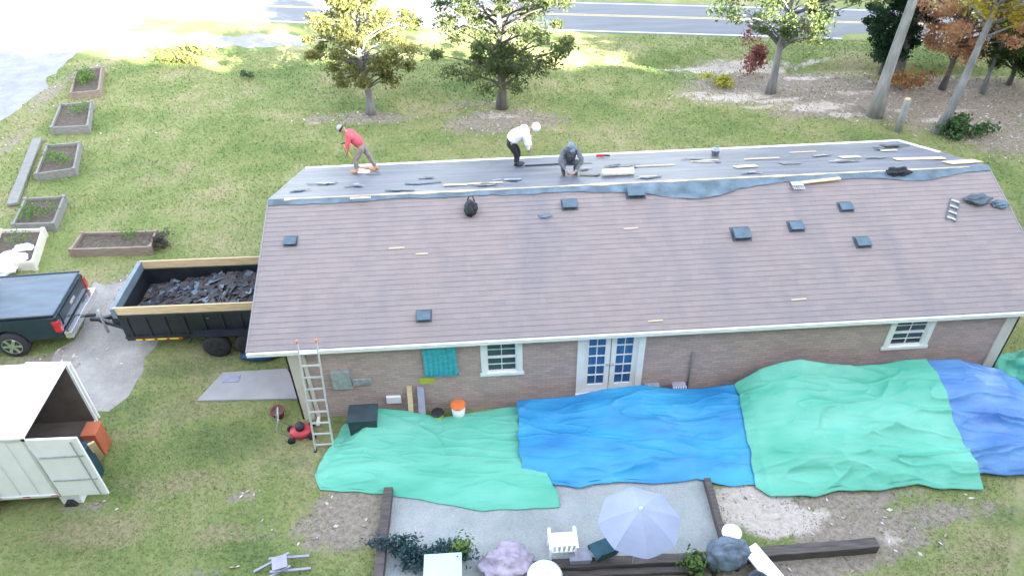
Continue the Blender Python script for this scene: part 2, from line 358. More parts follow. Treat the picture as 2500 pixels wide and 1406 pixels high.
me = bpy.data.meshes.new('ground'); me.from_pydata(np.stack([xs, ys, zs], 1).tolist(), [], fc.tolist())
me.materials.append(M['ground']); me.polygons.foreach_set('use_smooth', [True]*len(fc))
for nm, tb in (('dirt', DIRT), ('sand', SAND), ('dry', DRY), ('lush', LUSH)):
    a = me.attributes.new(nm, 'FLOAT', 'POINT'); a.data.foreach_set('value', field(tb, xs, ys).astype(np.float32))
ground = bpy.data.objects.new('ground', me); COL.objects.link(ground); tag(ground, 'green and tan lawn with worn bare patches', None, None, 'structure')

def sheet(name, pts, z, m, jit=.12, label=None, step=.35, rag=True, seed=1):
    """level sheet with an uneven outline, pts are ground points"""
    P = [Vector((p[0], p[1], 0)) for p in pts]; out = []
    for i in range(len(P)):
        a, b = P[i], P[(i+1) % len(P)]; n = max(1, int((b-a).length/step))
        for k in range(n):
            q = a.lerp(b, k/n)
            if rag:
                o = mnoise.noise_vector(q*.9 + Vector((seed*9.1, 0, 0)))*jit*2 + mnoise.noise_vector(q*4 + Vector((0, seed*5.0, 0)))*jit*.7
                q = q + Vector((o.x, o.y, 0))
            out.append((q.x, q.y, z))
    o = MB().poly(out).build(name, m); return tag(o, label, None, None, 'structure')
# road, 7 mm above the verge, with its painted lines
def road_pt(a, b, t): return (a[0]+(b[0]-a[0])*t, a[1]+(b[1]-a[1])*t)
LA, LB = G(1350,74), G(2380,105); MA, MB_ = G(1590,40), G(2355,67); TA, TB = G(1350,7), G(2270,30)
def line_y(A, B, x): return A.y + (B.y-A.y)*(x-A.x)/(B.x-A.x)
def strip(fn0, fn1, x0, x1, z, n=2):
    xsn = np.linspace(x0, x1, n); return [(x, fn0(x), z) for x in xsn] + [(x, fn1(x), z) for x in xsn[::-1]]
SLP = (line_y(LA, LB, 20)-line_y(LA, LB, 10))/10
near = lambda x: LA.y + SLP*(x-LA.x); mid_ = lambda x: line_y(MA, MB_, 20) + SLP*(x-20); top_ = lambda x: line_y(TA, TB, 18) + SLP*(x-18)
tag(MB().poly(strip(lambda x: near(x)-.22, lambda x: top_(x)+.3, -60, 90, .010)).build('road', M['asphalt']), 'pale worn two lane asphalt road', None, None, 'structure')
for nm, f0, wd, mm in (('road_edge_line', near, .1, 'line_white'), ('road_edge_line', top_, .1, 'line_white'), ('road_centre_line', lambda x: mid_(x)-.09, .07, 'line_yellow'), ('road_centre_line', lambda x: mid_(x)+.09, .07, 'line_yellow')):
    tag(MB().poly(strip(lambda x: f0(x)-wd/2, lambda x: f0(x)+wd/2, -60, 90, .015)).build(nm, M[mm]), None, None, None, 'structure')
sheet('gravel_driveway', [G(-420,560), G(-60,330), G(60,255), G(150,170), G(195,135), G(300,80), G(420,20), G(-300,-20), G(-60,120), G(0,160), G(-200,260), G(-700,480)], .008, M['gravel'], .25, 'white gravel driveway running out to the road')
sheet('glare_sheet', [(-45,25.2), (-14,25.6), (-6,25.0), (-1.5,25.4), (-1.5,25.9), (-60,36)], .004, M['gravel'], .3, 'pale gravel sheet added to whiten the sunlit ground beside the road')  # added pale sheet: its colour helps the sunlit ground burn out to white
sheet('gravel_patch', [G(205,745), G(240,690), G(320,680), G(345,760), G(330,800), G(372,840), G(350,905), G(240,985), G(150,985), G(100,880), G(210,800)], .008, M['gravel_grey'], .3, 'grey gravel parking patch behind the pickup')
sheet('patio', [G(952,1203), G(1100,1165), G(1700,1165), G(1722,1180), G(1768,1330), G(1700,1362), G(1300,1380), G(1180,1420), G(925,1420)], .008, M['patio'], .02, 'pale pea gravel patio edged with dark timbers')

# ------------------------------------------------------------------ grass blades
def leaf_mesh(name, P, Nrm, size, m, parent=None, aspect=1.0, seed=0):
    """many small rhombic leaves: P centres (n,3), size (n,)"""
    r = np.random.default_rng(seed); n = len(P)
    a = r.normal(size=(n, 3)); a /= np.linalg.norm(a, axis=1, keepdims=True)
    if Nrm is not None: a = a*.7 + Nrm; a /= np.linalg.norm(a, axis=1, keepdims=True)
    t = np.cross(a, r.normal(size=(n, 3))); t /= np.linalg.norm(t, axis=1, keepdims=True); b = np.cross(a, t)
    s = size[:, None]
    V = np.stack([P + t*s, P + b*s*.5*aspect, P - t*s, P - b*s*.5*aspect], 1).reshape(-1, 3)
    Fc = np.arange(n*4).reshape(n, 4)
    me = bpy.data.meshes.new(name); me.vertices.add(n*4); me.vertices.foreach_set('co', V.astype(np.float32).ravel())
    me.loops.add(n*4); me.loops.foreach_set('vertex_index', Fc.ravel().astype(np.int32))
    me.polygons.add(n); me.polygons.foreach_set('loop_start', np.arange(0, n*4, 4, dtype=np.int32)); me.polygons.foreach_set('loop_total', np.full(n, 4, dtype=np.int32))
    me.update(); me.validate(); me.materials.append(m)
    o = bpy.data.objects.new(name, me); COL.objects.link(o)
    if parent: o.parent = parent
    return o
def in_poly(x, y, poly):
    c = np.zeros(len(x), bool); n = len(poly); j = n-1
    for i in range(n):
        xi, yi, xj, yj = poly[i][0], poly[i][1], poly[j][0], poly[j][1]
        c ^= ((yi > y) != (yj > y)) & (x < (xj-xi)*(y-yi)/(yj-yi+1e-12)+xi); j = i
    return c
def grass_blades():
    n = 230000
    # denser close to the viewer
    u = rng.random(n*2); y = -6.5 + 31*u**1.3; half = 9 + (y+6)*.68; x = 5 + (rng.random(n*2)*2-1)*half + (y > 0)*(y*.12)
    bare = np.maximum(field(DIRT, x, y), field(SAND, x, y)); keep = rng.random(n*2) > bare*1.15
    keep &= ~((x > -.1) & (x < HL+.1) & (y > -.1) & (y < HW+.1)); keep &= y < near(x)-.3
    for sheet_name in ('gravel_driveway', 'gravel_patch', 'patio', 'concrete_pad'):
        o = bpy.data.objects.get(sheet_name)
        if o: keep &= ~in_poly(x, y, [(v.co.x, v.co.y) for v in o.data.vertices])
    x, y = x[keep][:n], y[keep][:n]; n = len(x)
    L = rng.uniform(.018, .045, n)*(1+.5*(y > 10)); az = rng.random(n)*6.28; lean = rng.uniform(.2, 1.2, n)
    z = gz(x, y); wv = np.stack([np.cos(az+1.57), np.sin(az+1.57), np.zeros(n)], 1)*rng.uniform(.006, .014, n)[:, None]*(1+.05*np.abs(y+6))[:, None]
    B = np.stack([x, y, z], 1); T = B + np.stack([np.cos(az)*L*lean, np.sin(az)*L*lean, L], 1)
    V = np.stack([B-wv, B+wv, T], 1).reshape(-1, 3)
    me = bpy.data.meshes.new('grass'); me.vertices.add(n*3); me.vertices.foreach_set('co', V.astype(np.float32).ravel())
    me.loops.add(n*3); me.loops.foreach_set('vertex_index', np.arange(n*3, dtype=np.int32))
    me.polygons.add(n); me.polygons.foreach_set('loop_start', np.arange(0, n*3, 3, dtype=np.int32)); me.polygons.foreach_set('loop_total', np.full(n, 3, dtype=np.int32)); me.update()
    m, N, Lk, b = tex_base('grass_blades', .8); g = N.new('ShaderNodeNewGeometry')
    a = noise(N, Lk, g.outputs['Position'], .33, 8, .62); f = noise(N, Lk, g.outputs['Position'], 9, 3)
    mx = N.new('ShaderNodeMath'); mx.operation = 'MULTIPLY_ADD'; mx.inputs[1].default_value = .4; Lk.new(f, mx.inputs[0])
    sc = N.new('ShaderNodeMath'); sc.operation = 'MULTIPLY'; sc.inputs[1].default_value = .6; Lk.new(a, sc.inputs[0]); Lk.new(sc.outputs[0], mx.inputs[2])
    c = ramp_out(N, Lk, mx.outputs[0], [(.36,(.115,.17,.055)),(.45,(.18,.23,.08)),(.53,(.25,.275,.11)),(.62,(.36,.32,.18))]); Lk.new(c, b.inputs['Base Color'])
    me.materials.append(m); o = bpy.data.objects.new('grass', me); COL.objects.link(o)
    tag(o, 'short mown grass growing over the yard', 'grass', None, 'stuff')

# ------------------------------------------------------------------ the brick house
house = thing('brick_house', 'long single storey brick house with its back roof slope stripped', 'house')
def wall_grid(mb, x0, x1, z0, z1, holes, y, depth=.12):
    xsn = sorted({x0, x1, *[h[0] for h in holes], *[h[1] for h in holes]}); zsn = sorted({z0, z1, *[h[2] for h in holes], *[h[3] for h in holes]})
    for i in range(len(xsn)-1):
        for j in range(len(zsn)-1):
            cx, cz = (xsn[i]+xsn[i+1])/2, (zsn[j]+zsn[j+1])/2
            if any(h[0] < cx < h[1] and h[2] < cz < h[3] for h in holes): continue
            mb.poly([(xsn[i], y, zsn[j]), (xsn[i+1], y, zsn[j]), (xsn[i+1], y, zsn[j+1]), (xsn[i], y, zsn[j+1])])
    for h in holes:
        a, b, c, d = h
        mb.poly([(a,y,c),(a,y+depth,c),(a,y+depth,d),(a,y,d)]); mb.poly([(b,y,c),(b,y,d),(b,y+depth,d),(b,y+depth,c)])
        mb.poly([(a,y,c),(b,y,c),(b,y+depth,c),(a,y+depth,c)]); mb.poly([(a,y,d),(a,y+depth,d),(b,y+depth,d),(b,y,d)])
WT = HE - .13                                      # top of the brick under the soffit
WINS = [(4.50, 5.24, 1.22, 2.16), (14.1, 14.93, 1.36, 2.2)]; DOOR = (6.78, 8.08, .38, 2.3)
wb = MB(); wall_grid(wb, 0, HL, -.3, WT, WINS + [DOOR], 0)
wb.poly([(0,HW,-.3),(HL,HW,-.3),(HL,HW,WT),(0,HW,WT)])
for x in (0, HL):
    wb.poly([(x,0,-.3),(x,HW,-.3),(x,HW,WT),(x,0,WT)])
wb.build('wall', M['brick'], house)
for x in (0, HL): MB().poly([(x,0,WT),(x,HW,WT),(x,HW,roofz(HW)-.13),(x,RY,HR-.13),(x,0,roofz(0)-.13)]).build('gable', M['cream'], house)
# roof: stepped shingle courses at the front, felt at the back
ca = math.cos(math.atan(SL)); sn = math.sin(math.atan(SL)); slen = (RY+OY)/ca
x0, x1 = -OX, HL+OX
sh = MB(); nC = int(slen/.1435); t = .009
nrm = Vector((0, -sn, ca)); al = Vector((0, ca, sn)); base = Vector((0, -OY, HE))
rr = random.Random(3)
for i in range(nC+1):
    s0 = i*.1435; s1 = min(s0+.1435, slen)
    if s1 <= s0: break
    nseg = 40; xsn = np.linspace(x0, x1, nseg+1)
    up0 = [t + rr.uniform(-.003, .003) for _ in xsn]
    for k in range(nseg):
        a, b = xsn[k], xsn[k+1]
        def pt(x, s, h): q = base + al*s + nrm*h; return (x, q.y, q.z)
        sh.poly([pt(a, s0, up0[k]), pt(b, s0, up0[k+1]), pt(b, s1+.002, .001), pt(a, s1+.002, .001)])
        sh.poly([pt(a, s0, 0), pt(b, s0, 0), pt(b, s0, up0[k+1]), pt(a, s0, up0[k])])
roof = sh.build('shingle_slope', M['shingle'], house)
# back slope with decking and underlayment
bk = MB(); nyb = 16; nxb = 120
for j in range(nyb+1):
    for i in range(nxb+1):
        x = x0 + (x1-x0)*i/nxb; y = RY + (RY+OY)*j/nyb
        bk.v.append((x, y, roofz(y) + .012 + .012*mnoise.noise(Vector((x*1.5, y*3, 0))) + .01*mnoise.noise(Vector((x*6, y*2, 4)))))
for j in range(nyb):
    for i in range(nxb): a = j*(nxb+1)+i; bk.f.append((a, a+1, a+nxb+2, a+nxb+1)); bk.m.append(0)
bk.build('underlayment_slope', M['felt'], house, True)
# slab under both slopes, with cream soffit and rake boards
sb = MB()
for a, b in (((-OY, HE), (RY, HR)), ((HW+OY, HE), (RY, HR))):
    sb.add([(x0, a[0], a[1]-.004), (x1, a[0], a[1]-.004), (x1, b[0], b[1]-.004), (x0, b[0], b[1]-.004), (x0, a[0], a[1]-.13), (x1, a[0], a[1]-.13), (x1, b[0], b[1]-.14), (x0, b[0], b[1]-.14)],
           [(0,1,2,3), (4,7,6,5), (0,4,5,1), (2,6,7,3), (0,3,7,4), (1,5,6,2)])
sb.build('roof_deck', M['dark'], house)
sf = MB(); sf.box((HL/2, -OY/2+.01, HE-.142), (HL+2*OX-.02, OY+.02, .02)); sf.box((HL/2, HW+OY/2, HE-.142), (HL+2*OX-.02, OY, .02))
for sx in (-1, 1):
    xc = -OX-.012 if sx < 0 else HL+OX+.012
    for a, b in (((-OY, HE-.06), (RY, HR-.06)), ((RY, HR-.06), (HW+OY, HE-.06))): sf.bar((xc, a[0], a[1]), (xc, b[0], b[1]), .022, .15)
sf.build('fascia', M['rake'], house)
gt = MB(); gt.box((HL/2, -OY-.065, HE-.055), (HL+2*OX, .014, .10)); gt.box((HL/2, -OY-.035, HE-.1), (HL+2*OX, .06, .012)); gt.box((HL/2, -OY-.01, HE-.055), (HL+2*OX, .012, .09))
gt.box((HL/2, -OY-.071, HE-.008), (HL+2*OX, .026, .016))
for x in (x0+.005, x1-.005): gt.box((x, -OY-.04, HE-.055), (.012, .05, .09))
gt.build('gutter', M['gutter'], house)
de = MB(); de.box((HL/2, HW+OY+.012, HE+.012), (HL+2*OX, .09, .03)); de.bar((x1-.03, RY+2.0, roofz(RY+2.0)+.03), (x1-.03, HW+OY, HE+.03), .09, .03)
de.build('drip_edge', M['gutter'], house)
rs = MB(); nq = 90                                             # bare wood showing along the open ridge
for i in range(nq+1):
    xq = x0+.4+(x1-x0-.9)*i/nq; wq = .012+.035*abs(mnoise.noise(Vector((xq*1.1, 8, 0))))*2
    for sy in (-1, 1):
        for zq in (.004, .035): rs.v.append((xq, RY-.03+sy*wq, HR+zq))
for i in range(nq):
    a = i*4; rs.f += [(a+1,a+5,a+7,a+3), (a,a+4,a+5,a+1), (a+2,a+3,a+7,a+6)]; rs.m += [0,0,0]
rs.build('ridge_gap', M['ply'], house)
# felt lapping over the top of the shingles
lap = MB(); nl = 150
for i in range(nl+1):
    x = x0 + (x1-x0)*i/nl
    wd = .20 + .10*mnoise.noise(Vector((x*.6, 3, 0))) + .05*mnoise.noise(Vector((x*4, 1, 0)))
    px_bulge = .42*math.exp(-((x-9.9)/1.4)**2) + .16*math.exp(-((x-15.8)/.9)**2)
    wd = max(.06, wd + px_bulge)
    for j in range(5):
        y = RY - wd*j/4
        lap.v.append((x, y, roofz(y) + .03 + (.03*abs(mnoise.noise(Vector((x*3, y*5, 2)))) + .03*px_bulge*math.sin(j*1.4+x*2) if j else 0)))
for i in range(nl):
    for j in range(4): a = i*5+j; lap.f.append((a, a+1, a+6, a+5)); lap.m.append(0)
lap.build('underlayment_lap', M['felt_grey'], house, True)
# corner boards
cbm = MB(); cbm.box((.11, -.02, WT/2-.05), (.3, .04, WT)); cbm.box((-.02, .1, WT/2-.05), (.04, .28, WT)); cbm.build('corner_board', M['cream'], house)
cbm = MB(); cbm.box((HL-.11, -.02, WT/2-.05), (.3, .04, WT)); cbm.box((HL+.02, .1, WT/2-.05), (.04, .28, WT)); cbm.build('corner_board', M['cream'], house)
ds = MB(); ds.box((.36, -.05, 1.15), (.08, .06, 2.2)); ds.bar((.36, -.05, .1), (.36, -.3, .04), .08, .06); ds.build('downspout', M['cream'], house, bevel=.01)
def window(h, lower_dark=True):
    a, b, c, d = h; f = MB(); t = .12
    f.box(((a+b)/2, -.012, c-.035), (b-a+2*t+.06, .06, .09)); f.box(((a+b)/2, -.01, d+t/2-.01), (b-a+2*t, .05, t))
    for x in (a-t/2+.005, b+t/2-.005): f.box((x, -.01, (c+d)/2), (t, .05, d-c))
    fr = f.build('window', M['white'], house, bevel=.004)
    s = MB(); q = .05; mz = (c+d)/2+.02
    for x in (a+q/2, b-q/2): s.box((x, .03, (c+d)/2), (q, .04, d-c))
    for z, yy in ((c+q/2, .025), (d-q/2, .03), (mz, .02)): s.box(((a+b)/2, yy, z), (b-a-.001, .045, q))
    s.box(((a+b)/2, .035, (c+mz)/2), (b-a-2*q, .02, .016)); s.box(((a+b)/2, .035, (d+mz)/2), (b-a-2*q, .02, .016)); s.box(((a+b)/2, .037, (c+d)/2), (.016, .02, d-c-2*q))
    s.build('sash', M['white'], fr)
    p = MB(); p.box(((a+b)/2, .06, (c+d)/2), (b-a, .012, d-c)); p.build('pane', M['window_glass'], fr)
for h in WINS: window(h)
a, b, c, d = DOOR
f = MB(); t = .15
for x in (a-t/2+.01, b+t/2-.01): f.box((x, -.012, (c+d)/2-.02), (t, .06, d-c+.04))
f.box(((a+b)/2, -.03, c-.07), (b-a+2*t, .12, .13)); fr = f.build('door_frame', M['white'], house, bevel=.004)
for sx in (0, 1):
    xa = a + (b-a)/2*sx + .01; xb = a + (b-a)/2*(sx+1) - .01; s = MB(); q = .12
    for x in (xa+q/2, xb-q/2): s.box((x, .03, (c+d)/2), (q, .045, d-c-.01))
    s.box(((xa+xb)/2, .03, c+.12), (xb-xa-2*q, .045, .24)); s.box(((xa+xb)/2, .03, d-.06), (xb-xa-2*q, .045, .12))
    for k in range(1, 5): s.box(((xa+xb)/2, .028, c+.24+(d-c-.36)*k/5), (xb-xa-2*q, .03, .022))
    s.box(((xa+xb)/2, .03, (c+d)/2+.06), (.02, .024, d-c-.36))
    dr = s.build('door', M['white'], house, bevel=.003)
    MB().box(((xa+xb)/2, .05, (c+d)/2+.06), (xb-xa-2*q+.02, .01, d-c-.35)).build('pane', M['blue_blind'], dr)
    MB().lathe([(.02,0),(.028,.02),(.028,.05),(.01,.06)], (xb-.06 if sx == 0 else xa+.06, .0, 1.3), 10, rot=Matrix.Rotation(R(90), 3, 'X')).build('handle', M['galv'], dr, True)
# meter box, vents and pipes fixed to the wall
def wp(px, py, y=0): return W(px, py, y)
def fixture(name, px0, px1, py0, py1, dep, mm, bev=.01):
    a = W(px0, py1, -dep); b = W(px1, py0, -dep); m = MB(); m.box(((a.x+b.x)/2, -dep/2-.002, (a.z+b.z)/2), (b.x-a.x, dep, b.z-a.z)); return m.build(name, M[mm], house, bevel=bev)
fx = fixture('meter_box', 815, 852, 908, 952, .12, 'galv'); fixture('vent_cover', 862, 905, 925, 942, .06, 'galv'); fixture('outlet_box', 945, 978, 968, 986, .06, 'white_plastic')
cj = W(1690, 868); MB().tube([(cj.x, -.035, cj.z+.15), (cj.x, -.035, .3)], .022).build('conduit', M['oldwood'], house, True)
# low roof vents
def roofspot(px, py, back=False, up=0): p = PL(px, py, back, up); return p
def roof_vent(px, py, sc=1, tall=False):
    p = roofspot(px, py); rot = Matrix.Rotation(math.atan(SL), 3, 'X'); m = MB()
    m.box(p + nrm*.01, (.46*sc, .42*sc, .02), rot=rot, mi=0)
    b = len(m.v)
    for q in ((-.17,-.17,.02), (.17,-.17,.02), (.17,.13,.02), (-.17,.13,.02), (-.2,-.21,.15), (.2,-.21,.15), (.2,.1,.12), (-.2,.1,.12)):
        m.v.append(tuple(p + rot @ (Vector(q)*sc)))
    for f_ in ((0,1,5,4), (1,2,6,5), (2,3,7,6), (3,0,4,7)): m.f.append(tuple(b+i for i in f_)); m.m.append(0)
    m.f.append((b+4, b+5, b+6, b+7)); m.m.append(1)
    o = m.build('roof_vent', [M['metal_blue'], M['vent_top']], house, bevel=.01); return o
M['metal_blue'].node_tree.nodes['Principled BSDF'].inputs['Roughness'].default_value = .8
for px, py, s in ((1035,772,.8),(710,590,.75),(1808,572,1.05),(1942,553,.85),(2104,592,.85),(2063,506,.8),(1390,500,.9),(1550,470,1.1)): roof_vent(px, py, s)

# ------------------------------------------------------------------ things lying on the roof
def slopebox(mb, p, d, rz=0, back=False, lift=0, mi=0):
    rot = Matrix.Rotation(-math.atan(SL) if back else math.atan(SL), 3, 'X') @ Matrix.Rotation(rz, 3, 'Z')
    n = Vector((0, sn if back else -sn, ca)); return mb.box(p + n*(d[2]/2+lift), d, rot=rot, mi=mi)
plist = [(1112,452,.62,.16,-.05,'short pale plywood offcut on the back slope, nearer the red shirted roofer'), (1185,448,.9,.1,.02,'long thin pale board on the back slope beside a short plywood offcut'), (1820,407,.62,.28,.1,'bright oval plywood patch in the middle of the stripped back slope'),
         (2075,384,.55,.26,0,'pale plywood patch on the back slope, second from the far gable'), (2245,388,1.3,.3,-.12,'large pale plywood sheet near the far gable corner'), (2350,396,.9,.4,.1,'pale plywood sheet at the far gable edge of the ridge'),
         (1720,393,.8,.08,.05,'thin tan wood strip on the back slope near a plywood patch'), (1600,405,1.1,.07,-.02,'long weathered tan strip on the back slope behind the cream roll'), (1960,372,.8,.06,.02,'thin tan lath close to the white drip edge'),
         (2170,368,.45,.16,.0,'small plywood scrap nearest the far corner of the drip edge'), (880,484,.5,.12,.02,'short tan scrap on the felt above the shingle edge'), (1860,388,1.0,.09,.0,'narrow tan board lying between two plywood patches')]
for i, (px, py, lx, ly, rz, lab) in enumerate(plist):
    p = PL(px, py, True, .03); m = MB(); slopebox(m, Vector((0,0,0)), (lx, ly, .018), rz, True, .0)
    o = m.build('plywood_scrap', M['ply'], loc=p); tag(o, lab, 'plywood', 'plywood pieces on the stripped slope')
# torn scraps of shingle and felt, dark and pale
sc_list = []
rs_ = random.Random(11)
for i in range(26):
    x = rs_.uniform(-.3, HL+.2); y = RY + rs_.uniform(.25, 3.2)
    sc_list.append((x, y))
mdeb = MB()
for x, y in sc_list:
    n_ = rs_.randint(2, 5)
    for k in range(n_):
        p = Vector((x+rs_.uniform(-.3, .3), y+rs_.uniform(-.1, .1), 0)); p.z = roofz(p.y)+.035+k*.006
        slopebox(mdeb, p, (rs_.uniform(.12, .55), rs_.uniform(.05, .16), .008), rs_.uniform(-.5, .5), True, mi=rs_.choice([0, 1, 1, 2, 2, 3]))
tag(mdeb.build('torn_shingles', [M['dark'], M['felt_grey'], M['oldwood'], M['concrete']]), 'loose torn shingle scraps littering the stripped back slope', 'debris', None, 'stuff')
# cream roll of underlayment
p = PL(1508, 428, True, .02); t_ = thing('underlayment_roll', 'cream roll of underlayment lying at the middle of the ridge', 'roll', p, R(2))
m = MB(); m.tube([(-.42,0,.1), (.42,0,.1)], .1, 18); m.build('roll', mat('cream_wrap', (.78,.75,.62), .6, .05, 3), t_, True)
m = MB(); m.tube([(.423,0,.1), (.428,0,.1)], .035, 12); m.build('core', M['oldwood'], t_)
# push broom style tear-off fork at the ridge
p = PL(1945, 452, False, .02); t_ = thing('roofing_fork', 'shingle fork with a yellow wooden shaft lying across the ridge', 'roofing tool', p)
q = PL(2050, 440, False, .03) - p; MB().bar((.12,.02,.05), (q.x, q.y, q.z+.05), .11, .03).build('shaft', M['lumber'], t_)
m = MB(); m.box((0,0,.04), (.3,.2,.02)); [m.box((-.13+k*.052,-.16,.02), (.03,.16,.01)) for k in range(6)]; m.build('fork_head', M['galv'], t_)
# dark roofers' gear, one by one
def lump(name, px, py, d, mm, label, cat, back=False, seed=1, amp=.25, up=0):
    p = PL(px, py, back, up); o = MB().blob((0,0,d[2]*.7), d, seed, amp, 48, crease=.1).build(name, M[mm], smooth=True, loc=p); return tag(o, label, cat)
p = PL(1150, 520); t_ = thing('tool_bag', 'black tool bag slumped on the shingles below the ridge', 'bag', p)
m = MB(); m.blob((0,0,.14), (.17,.26,.17), 3, .12, 48, crease=.07); m.build('bag_body', M['black_cloth'], t_, True)
m = MB(); m.tube([(-.08,.2,.2), (-.04,.3,.3), (.06,.3,.3), (.1,.2,.2)], .02, 6); m.build('strap', M['dark'], t_, True)
lump('rag', 2190, 425, (.3,.16,.1), 'black_cloth', 'dark bunched cloth on the ridge by the pale plywood', 'cloth', seed=4)
lump('rag', 2385, 492, (.32,.2,.09), 'metal_blue', 'blue grey bunched cloth near the gable edge of the shingles', 'cloth', seed=6)
lump('rag', 2440, 502, (.2,.14,.07), 'felt_grey', 'small blue grey scrap of felt at the gable edge of the shingles', 'cloth', seed=9)
lump('rag', 1330, 527, (.16,.1,.02), 'felt_grey', 'flat bluish felt scrap on the shingles left of a roof vent', 'cloth', seed=12)
# stack of flashing lying down the slope
p = PL(2325, 515); t_ = thing('roof_bracket', 'slim grey roof ladder lying on the shingles near the gable', 'roof ladder', p)
m = MB(); rot = Matrix.Rotation(math.atan(SL), 3, 'X') @ Matrix.Rotation(R(-30), 3, 'Z')
for sx in (-1, 1): m.box(rot @ Vector((sx*.1,0,.04)), (.025,.75,.03), rot=rot)
m.build('rail', M['vent_top'], t_)
m = MB()
for k in range(4): m.box(rot @ Vector((0,-.3+k*.2,.05)), (.2,.05,.02), rot=rot)
m.build('rung', M['galv'], t_)
for i, (px, py, lx, lab) in enumerate([(968,606,.38,'small pale strip lying low on the left part of the shingles'),(1030,620,.3,'faint pale chip just below the small pale strip'),(1540,558,.36,'pale narrow strip in the middle of the shingles'),(1950,731,.35,'pale lath low on the shingles above the gutter'),(1600,783,.34,'tan lath just above the gutter over the brick wall')]):
    p = PL(px, py, False, .02); m = MB(); slopebox(m, Vector((0,0,0)), (lx, .035, .012), .04); tag(m.build('wood_strip', M['ply'], loc=p), lab, 'wood strip', 'loose strips on the shingles')
p = PL(1465, 384, True, .02); t_ = thing('nail_gun', 'red and black nail gun lying by the far drip edge', 'nail gun', p)
m = MB(); m.box((0,0,.06), (.24,.07,.08)); m.build('housing', M['red'], t_, bevel=.01)
m = MB(); m.bar((.1,0,.06), (.3,.03,.03), .04, .05); m.build('magazine', M['dark'], t_)
p = PL(1745, 380, True, .02); t_ = thing('bucket', 'pale bucket standing on the back slope behind the roof ridge', 'bucket', p)
MB().lathe([(.1,0),(.13,.2),(.135,.2),(.125,.21),(.11,.18),(.09,.02)], n=18).build('bucket_body', M['galv'], t_, True)
MB().tube([(-.13,0,.2), (-.1,.05,.28), (.1,.05,.28), (.13,0,.2)], .006, 5).build('handle', M['galv'], t_)

# ------------------------------------------------------------------ people
wr_tex = bpy.data.textures.new('cloth_folds', 'CLOUDS'); wr_tex.noise_scale = .09
def skin_obj(name, J, E, m, parent, sub=2, root=0):
    me = bpy.data.meshes.new(name); me.from_pydata([j[:3] for j in J], E, []); me.materials.append(m)
    o = bpy.data.objects.new(name, me); COL.objects.link(o); o.parent = parent
    md = o.modifiers.new('skin', 'SKIN'); md.use_smooth_shade = True
    for i, j in enumerate(J):
        r = j[3]; s = me.skin_vertices[0].data[i]; s.radius = (r if isinstance(r, tuple) else (r, r)); s.use_root = (i == root)
    sb_ = o.modifiers.new('subdivision', 'SUBSURF'); sb_.levels = sub; sb_.render_levels = sub
    if name in ('shirt', 'trousers'):
        sb_.levels = sb_.render_levels = 3; dp = o.modifiers.new('folds', 'DISPLACE'); dp.texture = wr_tex; dp.strength = .045; dp.mid_level = .5
    return o
